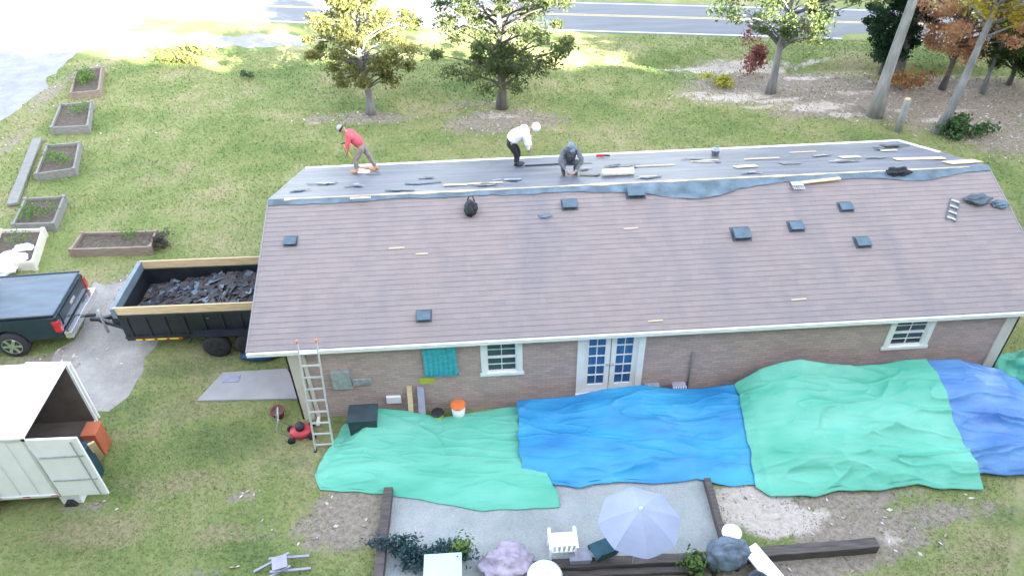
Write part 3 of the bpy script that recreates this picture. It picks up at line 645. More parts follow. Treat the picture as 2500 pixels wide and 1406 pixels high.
def person(loc, label, rz, P, shirt, trousers, cap, boots, hood=False, capname='cap', bulk=1.0):
    """P: joint positions. The body is one surface with fingers; clothes lie over it."""
    t_ = thing('person', label, 'person', loc, rz)
    V_ = {k: Vector(v) for k, v in P.items()}
    J = []; E = []; idx = {}
    def j(n, p, r): idx[n] = len(J); J.append((*p, r)); return idx[n]
    def e(a, b): E.append((idx[a], idx[b]))
    j('pel', V_['pel'], .12); j('waist', V_['pel'].lerp(V_['chest'], .5), .11); j('chest', V_['chest'], .13); j('neck', V_['neck'], .055)
    hd = V_['head']; nk = V_['neck']; up = (hd-nk).normalized(); fw = V_['face'].normalized()
    j('jaw', nk.lerp(hd, .45), .06); e('pel', 'waist'); e('waist', 'chest'); e('chest', 'neck'); e('neck', 'jaw')
    side = V_['side'].normalized()
    for s, q in ((-1, 'l'), (1, 'r')):
        hp = V_['pel'] + side*s*.1; sh_ = V_['chest'].lerp(V_['neck'], .45) + side*s*.17
        j('hip'+q, hp + Vector((0,0,-.05)), .085); j('kn'+q, V_['kn'+q], .055); j('an'+q, V_['an'+q], .04)
        e('pel', 'hip'+q); e('hip'+q, 'kn'+q); e('kn'+q, 'an'+q)
        j('sh'+q, sh_, .055); j('el'+q, V_['el'+q], .042); j('wr'+q, V_['wr'+q], .028)
        e('chest', 'sh'+q); e('sh'+q, 'el'+q); e('el'+q, 'wr'+q)
        d = (V_['wr'+q]-V_['el'+q]).normalized(); ac = d.cross(fw); ac = ac.normalized() if ac.length > .1 else side
        pm = V_['wr'+q] + d*.07; j('pm'+q, pm, (.032, .018)); e('wr'+q, 'pm'+q); crl = d.cross(ac)
        for k, (o_, ln) in enumerate(((-.03,.065),(-.01,.075),(.012,.07),(.032,.055))):
            a1 = pm + ac*o_ + d*.03; j(f'f{q}{k}', a1, .009); e('pm'+q, f'f{q}{k}')
            j(f'g{q}{k}', a1 + d*ln*.5 + crl*.02, .008); e(f'f{q}{k}', f'g{q}{k}'); j(f'h{q}{k}', a1 + d*ln*.75 + crl*.045, .007); e(f'g{q}{k}', f'h{q}{k}')
        j('tb'+q, V_['wr'+q] + d*.04 + ac*(-.045), .01); e('wr'+q, 'tb'+q); j('tc'+q, V_['wr'+q] + d*.08 + ac*(-.055) + crl*.02, .008); e('tb'+q, 'tc'+q)
    body = skin_obj('body', J, E, M['skin'], t_)
    # head: shaped surface with brow, nose, mouth, ears, joined to the neck
    hm = MB(); n = 24; rows = 16; fwp = (fw - up*fw.dot(up)).normalized(); sd = up.cross(fwp)
    for i in range(rows+1):
        th = math.pi*i/rows
        for k in range(n):
            a = 2*math.pi*k/n; u = Vector((math.sin(th)*math.cos(a), math.sin(th)*math.sin(a), math.cos(th)))   # x face, y side, z up
            rx, ry, rz_ = .098, .076, .12
            if u.z < -.1: ry *= 1+u.z*.28; rx *= 1+u.z*.1
            x_, y_, z_ = u.x*rx, u.y*ry, u.z*rz_
            if u.x > .75: x_ += .022*math.exp(-((y_/.013)**2) - ((z_+.018)/.022)**2) + .006*math.exp(-((y_/.026)**2) - ((z_+.06)/.01)**2) - .012*(math.exp(-(((abs(y_)-.032)/.014)**2) - ((z_-.01)/.013)**2))
            if abs(u.y) > .85: y_ += math.copysign(.016*math.exp(-((x_+.005)/.018)**2 - ((z_)/.03)**2), y_)
            hm.v.append(tuple(hd + fwp*x_ + sd*y_ + up*z_))
    for i in range(rows):
        for k in range(n): hm.f.append((i*n+k, (i+1)*n+k, (i+1)*n+(k+1) % n, i*n+(k+1) % n)); hm.m.append(0)
    hb = hm.build('head', M['skin'], t_, True)
    # hair or hood / cap
    def shell(name, sc, zmin, m, brim=False):
        c = MB()
        for i in range(9):
            th = math.pi*.5*(1-zmin)*i/8
            for k in range(24):
                a = 2*math.pi*k/24; c.v.append(tuple(hd + fwp*(math.sin(th)*math.cos(a)*.1*sc) + sd*(math.sin(th)*math.sin(a)*.083*sc) + up*(math.cos(th)*.127*sc)))
        for i in range(8):
            for k in range(24): c.f.append((i*24+k, (i+1)*24+k, (i+1)*24+(k+1) % 24, i*24+(k+1) % 24)); c.m.append(0)
        if brim:
            b0 = hd + fwp*.1 + up*.045; c.add([b0+sd*.07, b0-sd*.07, b0-sd*.055+fwp*.08-up*.012, b0+sd*.055+fwp*.08-up*.012, b0+sd*.07-up*.008, b0-sd*.07-up*.008, b0-sd*.055+fwp*.08-up*.02, b0+sd*.055+fwp*.08-up*.02], [(0,1,2,3),(4,7,6,5),(2,6,7,3),(0,3,7,4),(1,5,6,2)])
        return c.build(name, m, t_, True)
    if hood:
        hdm = MB(); hdm.blob(hd - fwp*.025 + up*.01, (.125,.12,.14), 2, .05, 18); hdm.build('hood', M['white_cloth'], t_, True)
    else:
        shell('hair', 1.04, -.05, M['hair']); shell(capname, 1.12, .22, cap, True)
    # shirt over torso and sleeves
    J2 = []; idx2 = {}; E2 = []
    def j2(n_, p, r): idx2[n_] = len(J2); J2.append((*p, r))
    def e2(a, b): E2.append((idx2[a], idx2[b]))
    ch = V_['chest']; sh0 = V_['pel'].lerp(ch, -.06)
    j2('hem', sh0, (.18*bulk,.16*bulk)); j2('mid', V_['pel'].lerp(ch, .55), (.185*bulk,.16*bulk)); j2('ch', ch, (.195*bulk,.165*bulk)); j2('col', ch.lerp(nk, .95 if not hood else 1.25), .085 if not hood else .11)
    e2('hem', 'mid'); e2('mid', 'ch'); e2('ch', 'col')
    for s, q in ((-1, 'l'), (1, 'r')):
        sh_ = ch.lerp(nk, .45) + side*s*.175; long_ = 1.0 if shirt[1] else .15
        j2('s'+q, sh_, .082*bulk); j2('e'+q, V_['el'+q], .066*bulk); e2('ch', 's'+q); e2('s'+q, 'e'+q)
        if shirt[1]: j2('w'+q, V_['el'+q].lerp(V_['wr'+q], .93), .045); e2('e'+q, 'w'+q)
    skin_obj('shirt', J2, E2, shirt[0], t_)
    J3 = []; idx3 = {}; E3 = []
    def j3(n_, p, r): idx3[n_] = len(J3); J3.append((*p, r))
    j3('b', V_['pel'].lerp(ch, .14), .13); j3('p', V_['pel'], .145); E3.append((0, 1))
    for s, q in ((-1, 'l'), (1, 'r')):
        j3('h'+q, V_['pel'] + side*s*.1 + Vector((0,0,-.08)), .105); j3('k'+q, V_['kn'+q], .078); j3('a'+q, V_['an'+q].lerp(V_['kn'+q], .08), .068)
        E3 += [(idx3['p'], idx3['h'+q]), (idx3['h'+q], idx3['k'+q]), (idx3['k'+q], idx3['a'+q])]
    skin_obj('trousers', J3, E3, trousers, t_)
    for q in ('l', 'r'):
        an = V_['an'+q]; ft = V_['toe'].normalized(); b_ = MB()
        b_.blob(an + ft*.07 + Vector((0,0,-.035)), (.15 if abs(ft.x) > .5 else .055, .055 if abs(ft.x) > .5 else .15, .055), 1, .05, 14); b_.tube([an + Vector((0,0,-.03)), an + Vector((0,0,.08))], .058, 12)
        b_.build('boot', boots, t_, True)
    return t_
def foot(px, py): return PL(px, py, True, .03)
# red shirted roofer
o = foot(893, 420)
def fz(x, y): return -SL*y         # height of the slope relative to the feet
P1 = dict(pel=(.0,0,.86), chest=(-.23,0,1.17), neck=(-.37,0,1.31), head=(-.48,0,1.4), face=(-.8,0,-.7), side=(0,1,0), toe=(-1,0,0),
          knl=(-.22,-.14,.5), anl=(-.22,-.14,.09+fz(0,-.14)), knr=(.14,.12,.48), anr=(.3,.12,.09+fz(0,.12)),
          ell=(-.36,-.24,.88), wrl=(-.45,-.12,.66), elr=(-.4,.2,.88), wrr=(-.46,-.02,.8))
person(o, 'roofer in a red shirt and pale grey cap bending over a long handled shovel', 0, P1, (M['red_shirt'], False), M['denim'], M['grey_cap'], M['tan_boot'])
t_ = thing('shovel', 'yellow shafted roofing shovel held by the red shirted roofer', 'shovel', o)
MB().tube([(-.5,-.07,.98), (-.16,-.1,.14)], .017, 8).build('shaft', M['yellow'], t_, True)
MB().tube([(-.56,-.07,.97), (-.44,-.07,1.0)], .018, 8).build('handle', M['dark'], t_, True)
m = MB(); rot = Matrix.Rotation(R(14), 3, 'Y'); m.box((-.06,-.1,.085), (.3,.24,.012), rot=rot); [m.box((.1,-.2+k*.05,.045), (.06,.02,.01), rot=rot) for k in range(5)]; m.build('blade', M['white_plastic'], t_)
p = PL(900, 411, True, .02); m = MB(); slopebox(m, Vector((0,0,0)), (.5,.12,.05), 0, True); tag(m.build('board', mat('orange_tan_board', (.55,.33,.2), .7, .1, 5), loc=p), 'orange tan board beside the boots of the red shirted roofer', 'board')
# white hooded roofer
o = foot(1262, 405)
P2 = dict(pel=(-.2,0,.83), chest=(.12,0,1.1), neck=(.34,0,1.16), head=(.56,0,1.18), face=(.5,0,-.85), side=(0,1,0), toe=(1,0,0),
          knl=(-.02,-.11,.47), anl=(-.03,-.12,.09+fz(0,-.12)), knr=(.05,.12,.47), anr=(.02,.12,.09+fz(0,.12)),
          ell=(.3,-.22,.82), wrl=(.34,-.12,.55), elr=(.36,.2,.82), wrr=(.42,.1,.56))
person(o, 'roofer in a white hooded sweatshirt and black trousers bending forward on the ridge', 0, P2, (M['white_cloth'], True), M['black_cloth'], M['grey_cap'], M['dark'], hood=True, bulk=1.22)
p = PL(1335, 403, True, .02); m = MB(); slopebox(m, Vector((0,0,0)), (1.3,.07,.03), .02, True); tag(m.build('pry_bar', M['dark'], loc=p), 'long black pry bar between the hooded roofer and the kneeling roofer', 'pry bar')
# kneeling roofer in grey
o = foot(1390, 424)
P3 = dict(pel=(0,.18,.34), chest=(0,-.02,.68), neck=(0,-.12,.82), head=(.0,-.2,.93), face=(.15,-.85,-.55), side=(1,0,0), toe=(0,-1,0),
          knl=(-.2,-.16,.44), anl=(-.17,.02,.1), knr=(.2,-.16,.42), anr=(.17,.02,.1),
          ell=(-.3,-.22,.5), wrl=(-.14,-.36,.3), elr=(.3,-.22,.5), wrr=(.12,-.36,.28))
person(o, 'crouching roofer in grey clothes and a blue grey cap working at the ridge', 0, P3, (M['grey_cloth'], True), M['grey_cloth'], M['blue_cap'], M['dark'])

# ------------------------------------------------------------------ ladder against the gutter
lt = W(760, 826, -OY-.05); ft_ = G(787, 1104)
ft_ = Vector((.62, -1.02, 0)); tp = Vector((.62, -OY-.1, HE+.28))
lad = thing('extension_ladder', 'aluminium extension ladder with orange tips leaning on the gutter', 'ladder', ft_)
dv = tp-ft_
for sx in (-.21, .21):
    r_ = MB().bar((sx,0,0), (dv.x+sx, dv.y, dv.z), .028, .075).build('rail', M['alu'], lad)
    MB().bar((sx, dv.y, dv.z), (sx, dv.y+dv.normalized().y*.07, dv.z+.07), .036, .085).build('rail_cap', M['orange'], r_)
    MB().box((sx, -.01, .02), (.05,.12,.04)).build('foot', M['rubber'], r_)
for k in range(9):
    q = dv*((k+.5)/9.4); MB().bar((-.2,q.y,q.z), (.2,q.y,q.z), .035, .035).build('rung', M['alu'], lad)

# ------------------------------------------------------------------ tarpaulins
def cmat(name, c1, c2):
    m = mat(name, c1, .42, .2, 1.1, col2=c2, stretch=(.5,1.4,2), trans=.12, detail=6, spec=.5, bump=.5); return m
M['tarp_green'] = cmat('green_tarp', (.08,.45,.3), (.2,.6,.45)); M['tarp_blue'] = cmat('blue_tarp', (.02,.22,.5), (.06,.42,.7)); M['tarp_deep'] = cmat('deep_blue_tarp', (.05,.17,.47), (.17,.38,.68))
def curve(pts, t):
    d = [0]
    for i in range(1, len(pts)): d.append(d[-1] + (Vector(pts[i])-Vector(pts[i-1])).length)
    s = t*d[-1]
    for i in range(1, len(pts)):
        if s <= d[i]+1e-9:
            k = (s-d[i-1])/(d[i]-d[i-1]); k2 = k
            return Vector(pts[i-1]).lerp(Vector(pts[i]), k2)
    return Vector(pts[-1])
def tarp(name, label, T, B, hmat, seed, lift=0, nu=240, nv=140, yb=-.32, hump=.25, fold=1.0, Lf=None, Rt=None):
    Tw = [W(px, py, yb) for px, py in T]; Bw = [G(px, py, .03) for px, py in B]
    m = MB()
    for j_ in range(nv+1):
        v = j_/nv
        for i in range(nu+1):
            u = i/nu; a = curve(Tw, u); b = curve(Bw, u)
            if Lf or Rt: 
                mid = 4*v*(1-v)
            q = a.lerp(b, v); zt_ = max(a.z, .08)
            fall = (1-v)**1.3 if v > 0 else 1
            z = .03 + (zt_-.03)*fall + hump*math.sin(math.pi*v)**1*(.45+.55*mnoise.noise(Vector((q.x*.75, 2.2, 3.1)))+.3*mnoise.noise(Vector((q.x*1.9, q.y*2, 3.1))))*(1-v*.5)
            sp = Vector((q.x*.33 + .3*q.y, q.y*1.15, 4.4)); n1 = mnoise.noise(sp); n2 = mnoise.noise(sp*2.7+Vector((4,0,0))); n3 = mnoise.noise(Vector((sp.x*4.2, sp.y*7.1, 2)))
            z += fold*(.16*n1 + .06*math.exp(-abs(n1)*14) + .028*math.exp(-abs(n2)*11) + .008*math.exp(-abs(n3)*9) + .03*n2)*min(1, 5*v+.35)*min(1, (1-v)*6+.05)
            swag = math.sin((q.y*2.6 + .9*math.cos(q.x*.55))*2.1)
            z += .012*fold*swag*math.sin(math.pi*v)
            dx = .05*mnoise.noise(Vector((u*9, v*9, seed))); 
            ex = (.07*mnoise.noise(Vector((seed, v*5, 7))) if i in (0, nu) else 0)
            e_ = .05*mnoise.noise(Vector((q.x*2.3, seed, 1)))*(v > .97)
            m.v.append((q.x+dx+ex, q.y+e_, max(z, .02)+lift*(.2+.8*min(1, (1-v)*5))))
    for j_ in range(nv):
        for i in range(nu): a = j_*(nu+1)+i; m.f.append((a, a+nu+1, a+nu+2, a+1)); m.m.append(0)
    o = m.build(name, hmat, smooth=True); sd_ = o.modifiers.new('solid', 'SOLIDIFY'); sd_.thickness = .006
    return tag(o, label, 'tarpaulin', 'tarpaulins spread along the wall')
tarp('tarpaulin', 'green tarpaulin draped below the first window, beside the ladder', [(845,1048),(905,995),(985,1003),(1080,1020),(1160,1008),(1240,995),(1285,990)], [(768,1160),(785,1197),(915,1205),(985,1212),(1090,1232),(1180,1246),(1370,1239)], M['tarp_green'], 1.3, 0, hump=.24)
tarp('tarpaulin', 'bright blue tarpaulin spread below the white french doors', [(1262,990),(1400,975),(1470,960),(1560,950),(1650,962),(1720,958),(1800,946),(1835,942)], [(1275,1178),(1330,1183),(1410,1192),(1500,1178),(1600,1183),(1700,1170),(1780,1188),(1862,1184)], M['tarp_blue'], 4.7, .15, hump=.26)
tarp('tarpaulin', 'wide green tarpaulin humped over shrubs below the second window', [(1790,950),(1850,915),(1900,898),(1950,890),(2010,900),(2080,908),(2150,905),(2200,895),(2255,892)], [(1845,1192),(1880,1215),(1990,1212),(2060,1200),(2160,1198),(2240,1186),(2300,1196),(2400,1198)], M['tarp_green'], 7.9, .2, hump=.3, fold=1.25)
tarp('tarpaulin', 'deep blue tarpaulin at the corner of the house', [(2228,902),(2330,900),(2420,918),(2520,960),(2640,1000)], [(2325,1166),(2400,1160),(2460,1166),(2540,1160),(2760,1150)], M['tarp_deep'], 11.2, .3, hump=.3, fold=1.3)
c_ = G(2480, 925, .4); m = MB(); m.blob((0,0,.2), (.75,.6,.62), 5, .2, 72, fr=2, crease=.08); tag(m.build('tarpaulin', M['tarp_green'], smooth=True, loc=(c_.x+.35, c_.y+.2, .1)), 'small pale green tarpaulin bunched round the far corner of the house', 'tarpaulin', 'tarpaulins spread along the wall')

# ------------------------------------------------------------------ clutter by the wall
def place(px, py, z=0): g = G(px, py, z); return g
p = G(840, 1045); t_ = thing('storage_bin', 'dark slate storage box standing beside the ladder', 'storage box', (1.55,-.55,0))
m = MB(); m.box((0,0,.33), (.66,.5,.62)); m.build('box_body', mat('slate_plastic', (.035,.055,.065), .5, .2, 4), t_, bevel=.02)
m = MB(); m.box((0,0,.665), (.7,.54,.05)); m.build('lid', mat('slate_lid', (.045,.07,.08), .5, .2, 4), t_, bevel=.015)
# red push mower
g = G(738, 1062); t_ = thing('push_mower', 'red push mower with a folded grey handle beside the ladder', 'mower', (g.x,g.y,0), R(12))
m = MB(); m.lathe([(.25,.1),(.27,.16),(.25,.22),(.12,.25)], n=18, sx=1, sy=.8); m.build('deck', M['red'], t_, True)
m = MB(); m.lathe([(.11,.25),(.12,.33),(.1,.38),(.04,.4)], n=14); m.build('engine', M['dark'], t_, True)
for x in (-.24, .24):
    for y in (-.19, .19): MB().lathe([(.03,-.025),(.09,-.025),(.09,.025),(.03,.025)], (x,y,.09), 14, rot=Matrix.Rotation(R(90), 3, 'X')).build('wheel', M['rubber'], t_, True)
m = MB()
for y in (-.19, .19): m.tube([(-.22,y,.2), (-.5,y,.55), (-.38,y,.9)], .014, 6)
m.tube([(-.38,-.19,.9), (-.38,.19,.9)], .014, 6); m.build('handle', M['galv'], t_, True)
g = G(684, 1018); t_ = thing('flower_pot', 'dark red flower pot at the house corner', 'flower pot', (g.x-.02,g.y,0))
MB().lathe([(.1,0),(.16,.22),(.18,.22),(.18,.26),(.15,.26),(.13,.2)], n=18).build('pot', mat('dark_red_clay', (.22,.06,.05), .8, .2, 6), t_, True)
MB().lathe([(.13,.2),(.14,.21),(.05,.22)], n=14).build('pot_soil', M['soil'], t_)
# planks leaning
for px, wd, h, mm, lab, nm, cat in ((1003,.12,.95,'lumber','tan board leaning on the brick wall','leaning_board','board'),(1030,.16,.9,'lavender','lavender grey plank leaning on the brick wall beside a tan board','old_plank','plank')):
    q = W(px, 1000, -.3); m = MB(); m.bar((0,-.16,0), (0,.24,h), wd, .03); tag(m.build(nm, M[mm], loc=(q.x, -.27, .0)), lab, cat)
# buckets
def bucket(x, y, body, lid, lab, h=.36, r=.15, z=0):
    t_ = thing('pail', lab, 'bucket', (x,y,z)); MB().lathe([(r*.85,0),(r,h),(r*.9,h)], n=20).build('pail_body', M[body], t_, True)
    MB().lathe([(r*1.06,h),(r*1.08,h+.03),(r*.9,h+.04)], n=20).build('lid', M[lid], t_, True); return t_
q = W(1118, 985, -.3); bucket(q.x, -.33, 'white_plastic', 'orange', 'white pail with an orange lid behind the green tarpaulin', .42, .17, .1)
q = W(1068, 1005, -.3); bucket(q.x, -.3, 'lime', 'dark', 'small olive pail beside the white pail with the orange lid', .2, .14, .05)
q = W(1042, 928, 0); m = MB(); m.box((0,0,0), (.36,.02,.17)); o = m.build('wall_plaque', M['lime'], loc=(q.x,-.02,q.z), bevel=.005); tag(o, 'lime green plaque on the brick under the turquoise hanging', 'plaque')
# turquoise hanging: cloth on a rod
a_ = W(1030, 846, -.02); b_ = W(1118, 908, -.02); t_ = thing('wall_hanging', 'turquoise fabric hanging on the brick beside the first window', 'wall hanging', ((a_.x+b_.x)/2, -.03, b_.z))
m = MB(); wd = b_.x-a_.x; hh = max(.5, WT-.1-b_.z); nn = 30
for j_ in range(13):
    for i in range(nn+1): m.v.append((-wd/2+wd*i/nn, -.05-.025*math.sin(i*1.4)*(.4+.6*(1-j_/12)), hh*j_/12+.012*math.sin(i*.9)*(j_ == 0)))
for j_ in range(12):
    for i in range(nn): q_ = j_*(nn+1)+i; m.f.append((q_, q_+1, q_+nn+2, q_+nn+1)); m.m.append(0)
m.build('cloth', M['teal_cloth'], t_, True); MB().tube([(-wd/2-.05,-.05,hh+.01), (wd/2+.05,-.05,hh+.01)], .015, 8).build('rod', M['oldwood'], t_, True)
MB().box((0,-.05,.0), (wd+.04,.03,.06)).build('hem', mat('teal_hem', (.03,.3,.4), .7, .2, 6), t_)
q = W(1590, 935, -.1); t_ = thing('hose_box', 'small lavender grey box standing by the french doors', 'box', (q.x+.02, -.16, .2)); MB().box((0,0,.2), (.34,.22,.4)).build('box_body', M['lavender'], t_, bevel=.02); MB().box((0,0,.41), (.36,.24,.03)).build('lid', M['galv'], t_, bevel=.01)
q = W(1655, 955, -.2); t_ = thing('slatted_crate', 'pale slatted crate standing against the brick right of the doors', 'crate', (q.x, -.2, .25)); m = MB()
for k in range(6): m.box((-.15+k*.06,-.1,.22), (.03,.012,.44))
m.build('slat', M['white_plastic'], t_); MB().box((0,.0,.22), (.32,.17,.4)).build('box_body', M['lavender'], t_)
# concrete pad beside the house
pad = [G(482,981), G(545,912), G(700,903), G(760,975)]; m = MB(); zt_ = .06; zb_ = -.05
m.add([(p.x,p.y,zt_) for p in pad] + [(p.x,p.y,zb_) for p in pad], [(0,3,2,1) if False else (0,1,2,3), (4,7,6,5), (0,4,5,1), (1,5,6,2), (2,6,7,3), (3,7,4,0)])
tag(m.build('concrete_pad', M['concrete'], bevel=.01), 'pale concrete pad beside the house', None, None, 'structure')
g = G(565, 925, .06); tag(MB().box((0,0,.01), (.42,.24,.02)).build('door_mat', M['lavender'], loc=g), 'small grey mat lying on the concrete pad', 'mat')
# blue tarp bundle under the eave
g = G(645, 872); tag(MB().blob((0,0,.12), (.5,.25,.14), 8, .2, 16).build('folded_tarpaulin', mat('navy_tarp', (.02,.06,.17), .6, .3, 3), smooth=True, loc=(g.x-.1,g.y,0)), 'navy folded tarpaulin on the grass behind the house corner', 'tarpaulin')

# ------------------------------------------------------------------ wheels, trailer, pickup
def wheel(parent, c, r, wd, rim='chrome', spokes=6):
    rot = Matrix.Rotation(R(90), 3, 'X'); w_ = MB().lathe([(r*.6,-wd/2),(r*.93,-wd/2),(r,-wd*.36),(r,wd*.36),(r*.93,wd/2),(r*.6,wd/2)], c, 32, rot=rot).build('wheel', M['rubber'], parent, True)
    m = MB(); m.lathe([(r*.12,wd*.1),(r*.5,wd*.1),(r*.6,wd*.54),(r*.64,wd*.54),(r*.64,wd*.4)], c, 32, rot=rot)
    for k in range(spokes):
        a = 2*math.pi*k/spokes; d_ = Vector((math.cos(a), 0, math.sin(a))); b0 = Vector(c) + Vector((0,-wd*.5,0)); m.bar(b0 + d_*r*.08, b0 + d_*r*.6, r*.2, .03, up=Vector((0,1,0)))
    m.lathe([(.05,-.02),(.05,.02)], (c[0], c[1]-wd*.5, c[2]), 12, rot=rot); m.build('rim', M[rim], w_, False); return w_
# dump trailer: x from its tongue to behind the house, near side y = 0
D = thing('dump_trailer', 'black dump trailer with tan side boards full of torn shingles', 'trailer', (-5.0, 2.62, 0), R(-1))
LT, WD, zb, zs_ = 4.3, 2.0, .62, 1.42
m = MB(); m.box((LT/2,WD/2,zb-.05), (LT,WD,.1))
for y in (.03, WD-.03): m.box((LT/2,y,(zb+zs_)/2), (LT,.05,zs_-zb))
for x in (.03, LT-.03): m.box((x,WD/2,(zb+zs_)/2), (.05,WD-.12,zs_-zb-.01))
m.build('bed', M['black_metal'], D, bevel=.006)
m = MB()
for k in range(9): m.box((.2+k*.49,-.012,(zb+zs_)/2), (.07,.03,zs_-zb-.1))
for z in (zb+.03, zs_-.04): m.box((LT/2,-.018,z), (LT,.05,.07))
m.build('side_rib', M['black_metal'], D, bevel=.004)
m = MB(); m.box((LT/2,-.0,zs_+.13), (LT,.04,.24)); m.build('side_board', M['lumber'], D); m = MB(); m.box((LT/2,WD,zs_+.13), (LT,.04,.24)); m.build('side_board', M['lumber'], D)
m = MB(); m.box((-.02,WD/2,zs_+.08), (.12,WD+.1,.3)); m.build('front_housing', mat('blue_grey_metal', (.14,.19,.225), .4, .15, 3), D, bevel=.01)
m = MB(); m.box((LT/2,WD/2,.42), (LT-.2,.9,.14)); m.bar((0,.5,.45), (-1.15,WD/2,.45), .1, .12); m.bar((0,WD-.5,.45), (-1.15,WD/2,.45), .1, .12); m.bar((-1.1,WD/2,.46), (-1.4,WD/2,.5), .09, .09); m.build('frame', M['black_metal'], D, bevel=.008)
MB().box((-.45,WD/2,.62), (.45,.5,.34)).build('pump_box', M['dark'], D, bevel=.02); MB().tube([(-1.0,WD/2-.12,.1), (-1.0,WD/2-.12,.9)], .04, 10).build('jack', M['galv'], D, True)
for x in (2.35, 3.2):
    for y in (-.12, WD+.12): wheel(D, (x,y,.36), .36, .22, 'dark', 5)
m = MB(); m.box((2.78,-.13,.78), (1.85,.26,.03)); m.bar((1.86,-.13,.78), (1.72,-.13,.6), .26, .03); m.bar((3.7,-.13,.78), (3.84,-.13,.6), .26, .03); m.build('fender', M['black_metal'], D)
m = MB(); m.box((.86,-.0445,.58), (1.22,.003,.052)); [m.box((.3+k*.16,-.048,.58), (.08,.006,.05), mi=k % 2) for k in range(8)]; m.build('reflector_strip', [M['yellow'], M['tail']], D)
ml = MB(); rd = random.Random(7)
for k in range(900):
    x = rd.uniform(.2, LT-.2); y = rd.uniform(.15, WD-.15); z = .95 + .3*math.exp(-((x-2.6)/1.4)**2) + rd.uniform(-.06, .06)
    rot = Matrix.Rotation(rd.uniform(0, 3.1), 3, 'Z') @ Matrix.Rotation(rd.uniform(-.5, .5), 3, 'X')
    ml.box((x,y,z), (rd.uniform(.12,.4), rd.uniform(.05,.2), .012), rot=rot, mi=rd.choice([0,0,0,1,2,2]))
ml.box((LT/2,WD/2,.85), (LT-.2,WD-.2,.2), mi=0)
lo = ml.build('shingle_debris', [M['dark'], M['felt_grey'], mat('shingle_brown', (.07,.06,.06), .9, .3, 6), M['oldwood']]); lo.location = D.location; lo.rotation_euler = D.rotation_euler
tag(lo, 'heap of torn dark shingles lying in the dump trailer', 'debris', None, 'stuff')
# pickup with a flat bed cover: nose at -x, tail at x = 0
T = thing('pickup_truck', 'dark pickup with a flat blue grey bed cover hitched to the dump trailer', 'pickup', (-6.72, 2.86, 0), R(2))
def extr(mb, prof, y0, y1, mi=0):
    n = len(prof); b = len(mb.v)
    mb.v += [(x, y0, z) for x, z in prof] + [(x, y1, z) for x, z in prof]
    mb.f.append(tuple(b+i for i in range(n))); mb.f.append(tuple(b+n+i for i in reversed(range(n)))); mb.m += [mi]*2
    for i in range(n): mb.f.append((b+i, b+n+i, b+n+(i+1) % n, b+(i+1) % n)); mb.m.append(mi)
    return mb
def arch(cx, r, z0, k0=180, k1=0, n=12): return [(cx + r*math.cos(R(k0+(k1-k0)*i/n)), z0 + r*math.sin(R(k0+(k1-k0)*i/n))) for i in range(n+1)]
paint = mat('dark_paint', (.015,.03,.045), .25, .15, 2, coat=.6)
prof = [(-5.75,.55)] + arch(-4.75,.46,.42) + [(-4.2,.42), (-2.0,.42)] + arch(-1.42,.46,.42) + [(-.9,.5), (-.04,.55), (0,1.1), (-.03,1.24), (-4.0,1.24), (-5.3,1.15), (-5.75,.95)]
m = extr(MB(), prof, 0, 1.95); m.build('body', paint, T, bevel=.03)
cab = [(-4.3,1.24), (-3.75,1.82), (-2.5,1.86), (-2.15,1.24)]; extr(MB(), cab, .14, 1.81).build('cab', paint, T, bevel=.05)
MB().box((-3.1,.135,1.5), (1.1,.01,.38)).build('side_window', M['window_glass'], T)
MB().box((-1.1,.975,1.275), (2.1,1.86,.06)).build('bed_cover', mat('blue_grey_vinyl', (.075,.11,.145), .35, .25, 1.3, stretch=(1,3,1)), T, bevel=.02)
for y in (.03, 1.92): MB().box((-1.1,y,1.3), (2.12,.05,.05)).build('bed_rail', M['dark'], T, bevel=.01)
for y in (.04, 1.91): MB().box((-.07,y,.93), (.17,.12,.36)).build('tail_lamp', M['tail'], T, bevel=.015)
m = MB(); m.box((.1,.975,.6), (.2,1.9,.2)); m.box((.12,.975,.72), (.16,.5,.02)); m.build('rear_bumper', M['chrome'], T, bevel=.03)
MB().box((.008,.975,.98), (.012,1.5,.4)).build('tailgate', paint, T, bevel=.005); MB().box((.02,.975,1.05), (.02,.3,.08)).build('tailgate_handle', M['chrome'], T, bevel=.005)
MB().bar((.1,.975,.46), (.42,.975,.46), .07, .07).build('tow_hitch', M['dark'], T)
for x in (-4.75, -1.42):
    for y in (.09, 1.86): wheel(T, (x,y,.4), .4, .26, 'chrome', 6)
# white enclosed trailer with its rear doors open
E_ = thing('cargo_trailer', 'white enclosed cargo trailer with its rear doors swung open', 'trailer', (-4.82, -2.22, 0), R(0))
LX, WY, zb, zt2 = 3.6, 2.15, .42, 2.3
m = MB(); m.box((-LX/2,.02,(zb+zt2)/2), (LX,.04,zt2-zb)); m.box((-LX/2,WY-.02,(zb+zt2)/2), (LX,.04,zt2-zb)); m.box((-LX+.02,WY/2,(zb+zt2)/2), (.04,WY-.08,zt2-zb)); m.box((-LX/2,WY/2,zb+.02), (LX-.08,WY-.08,.06)); m.build('wall', M['white_plastic'], E_)
MB().box((-LX/2,WY/2,zt2+.02), (LX+.02,WY+.03,.05)).build('roof', M['white_plastic'], E_, bevel=.02)
m = MB(); m.box((-LX/2,.0-.008,zt2-.03), (LX,.02,.06)); m.box((-LX/2,-.008,zb+.03), (LX,.02,.08)); m.box((-.03,-.008,(zb+zt2)/2), (.06,.02,zt2-zb)); [m.box((-.4-k*.4,-.004,(zb+zt2)/2), (.015,.012,zt2-zb-.15)) for k in range(8)]; m.build('corner_trim', M['alu'], E_)
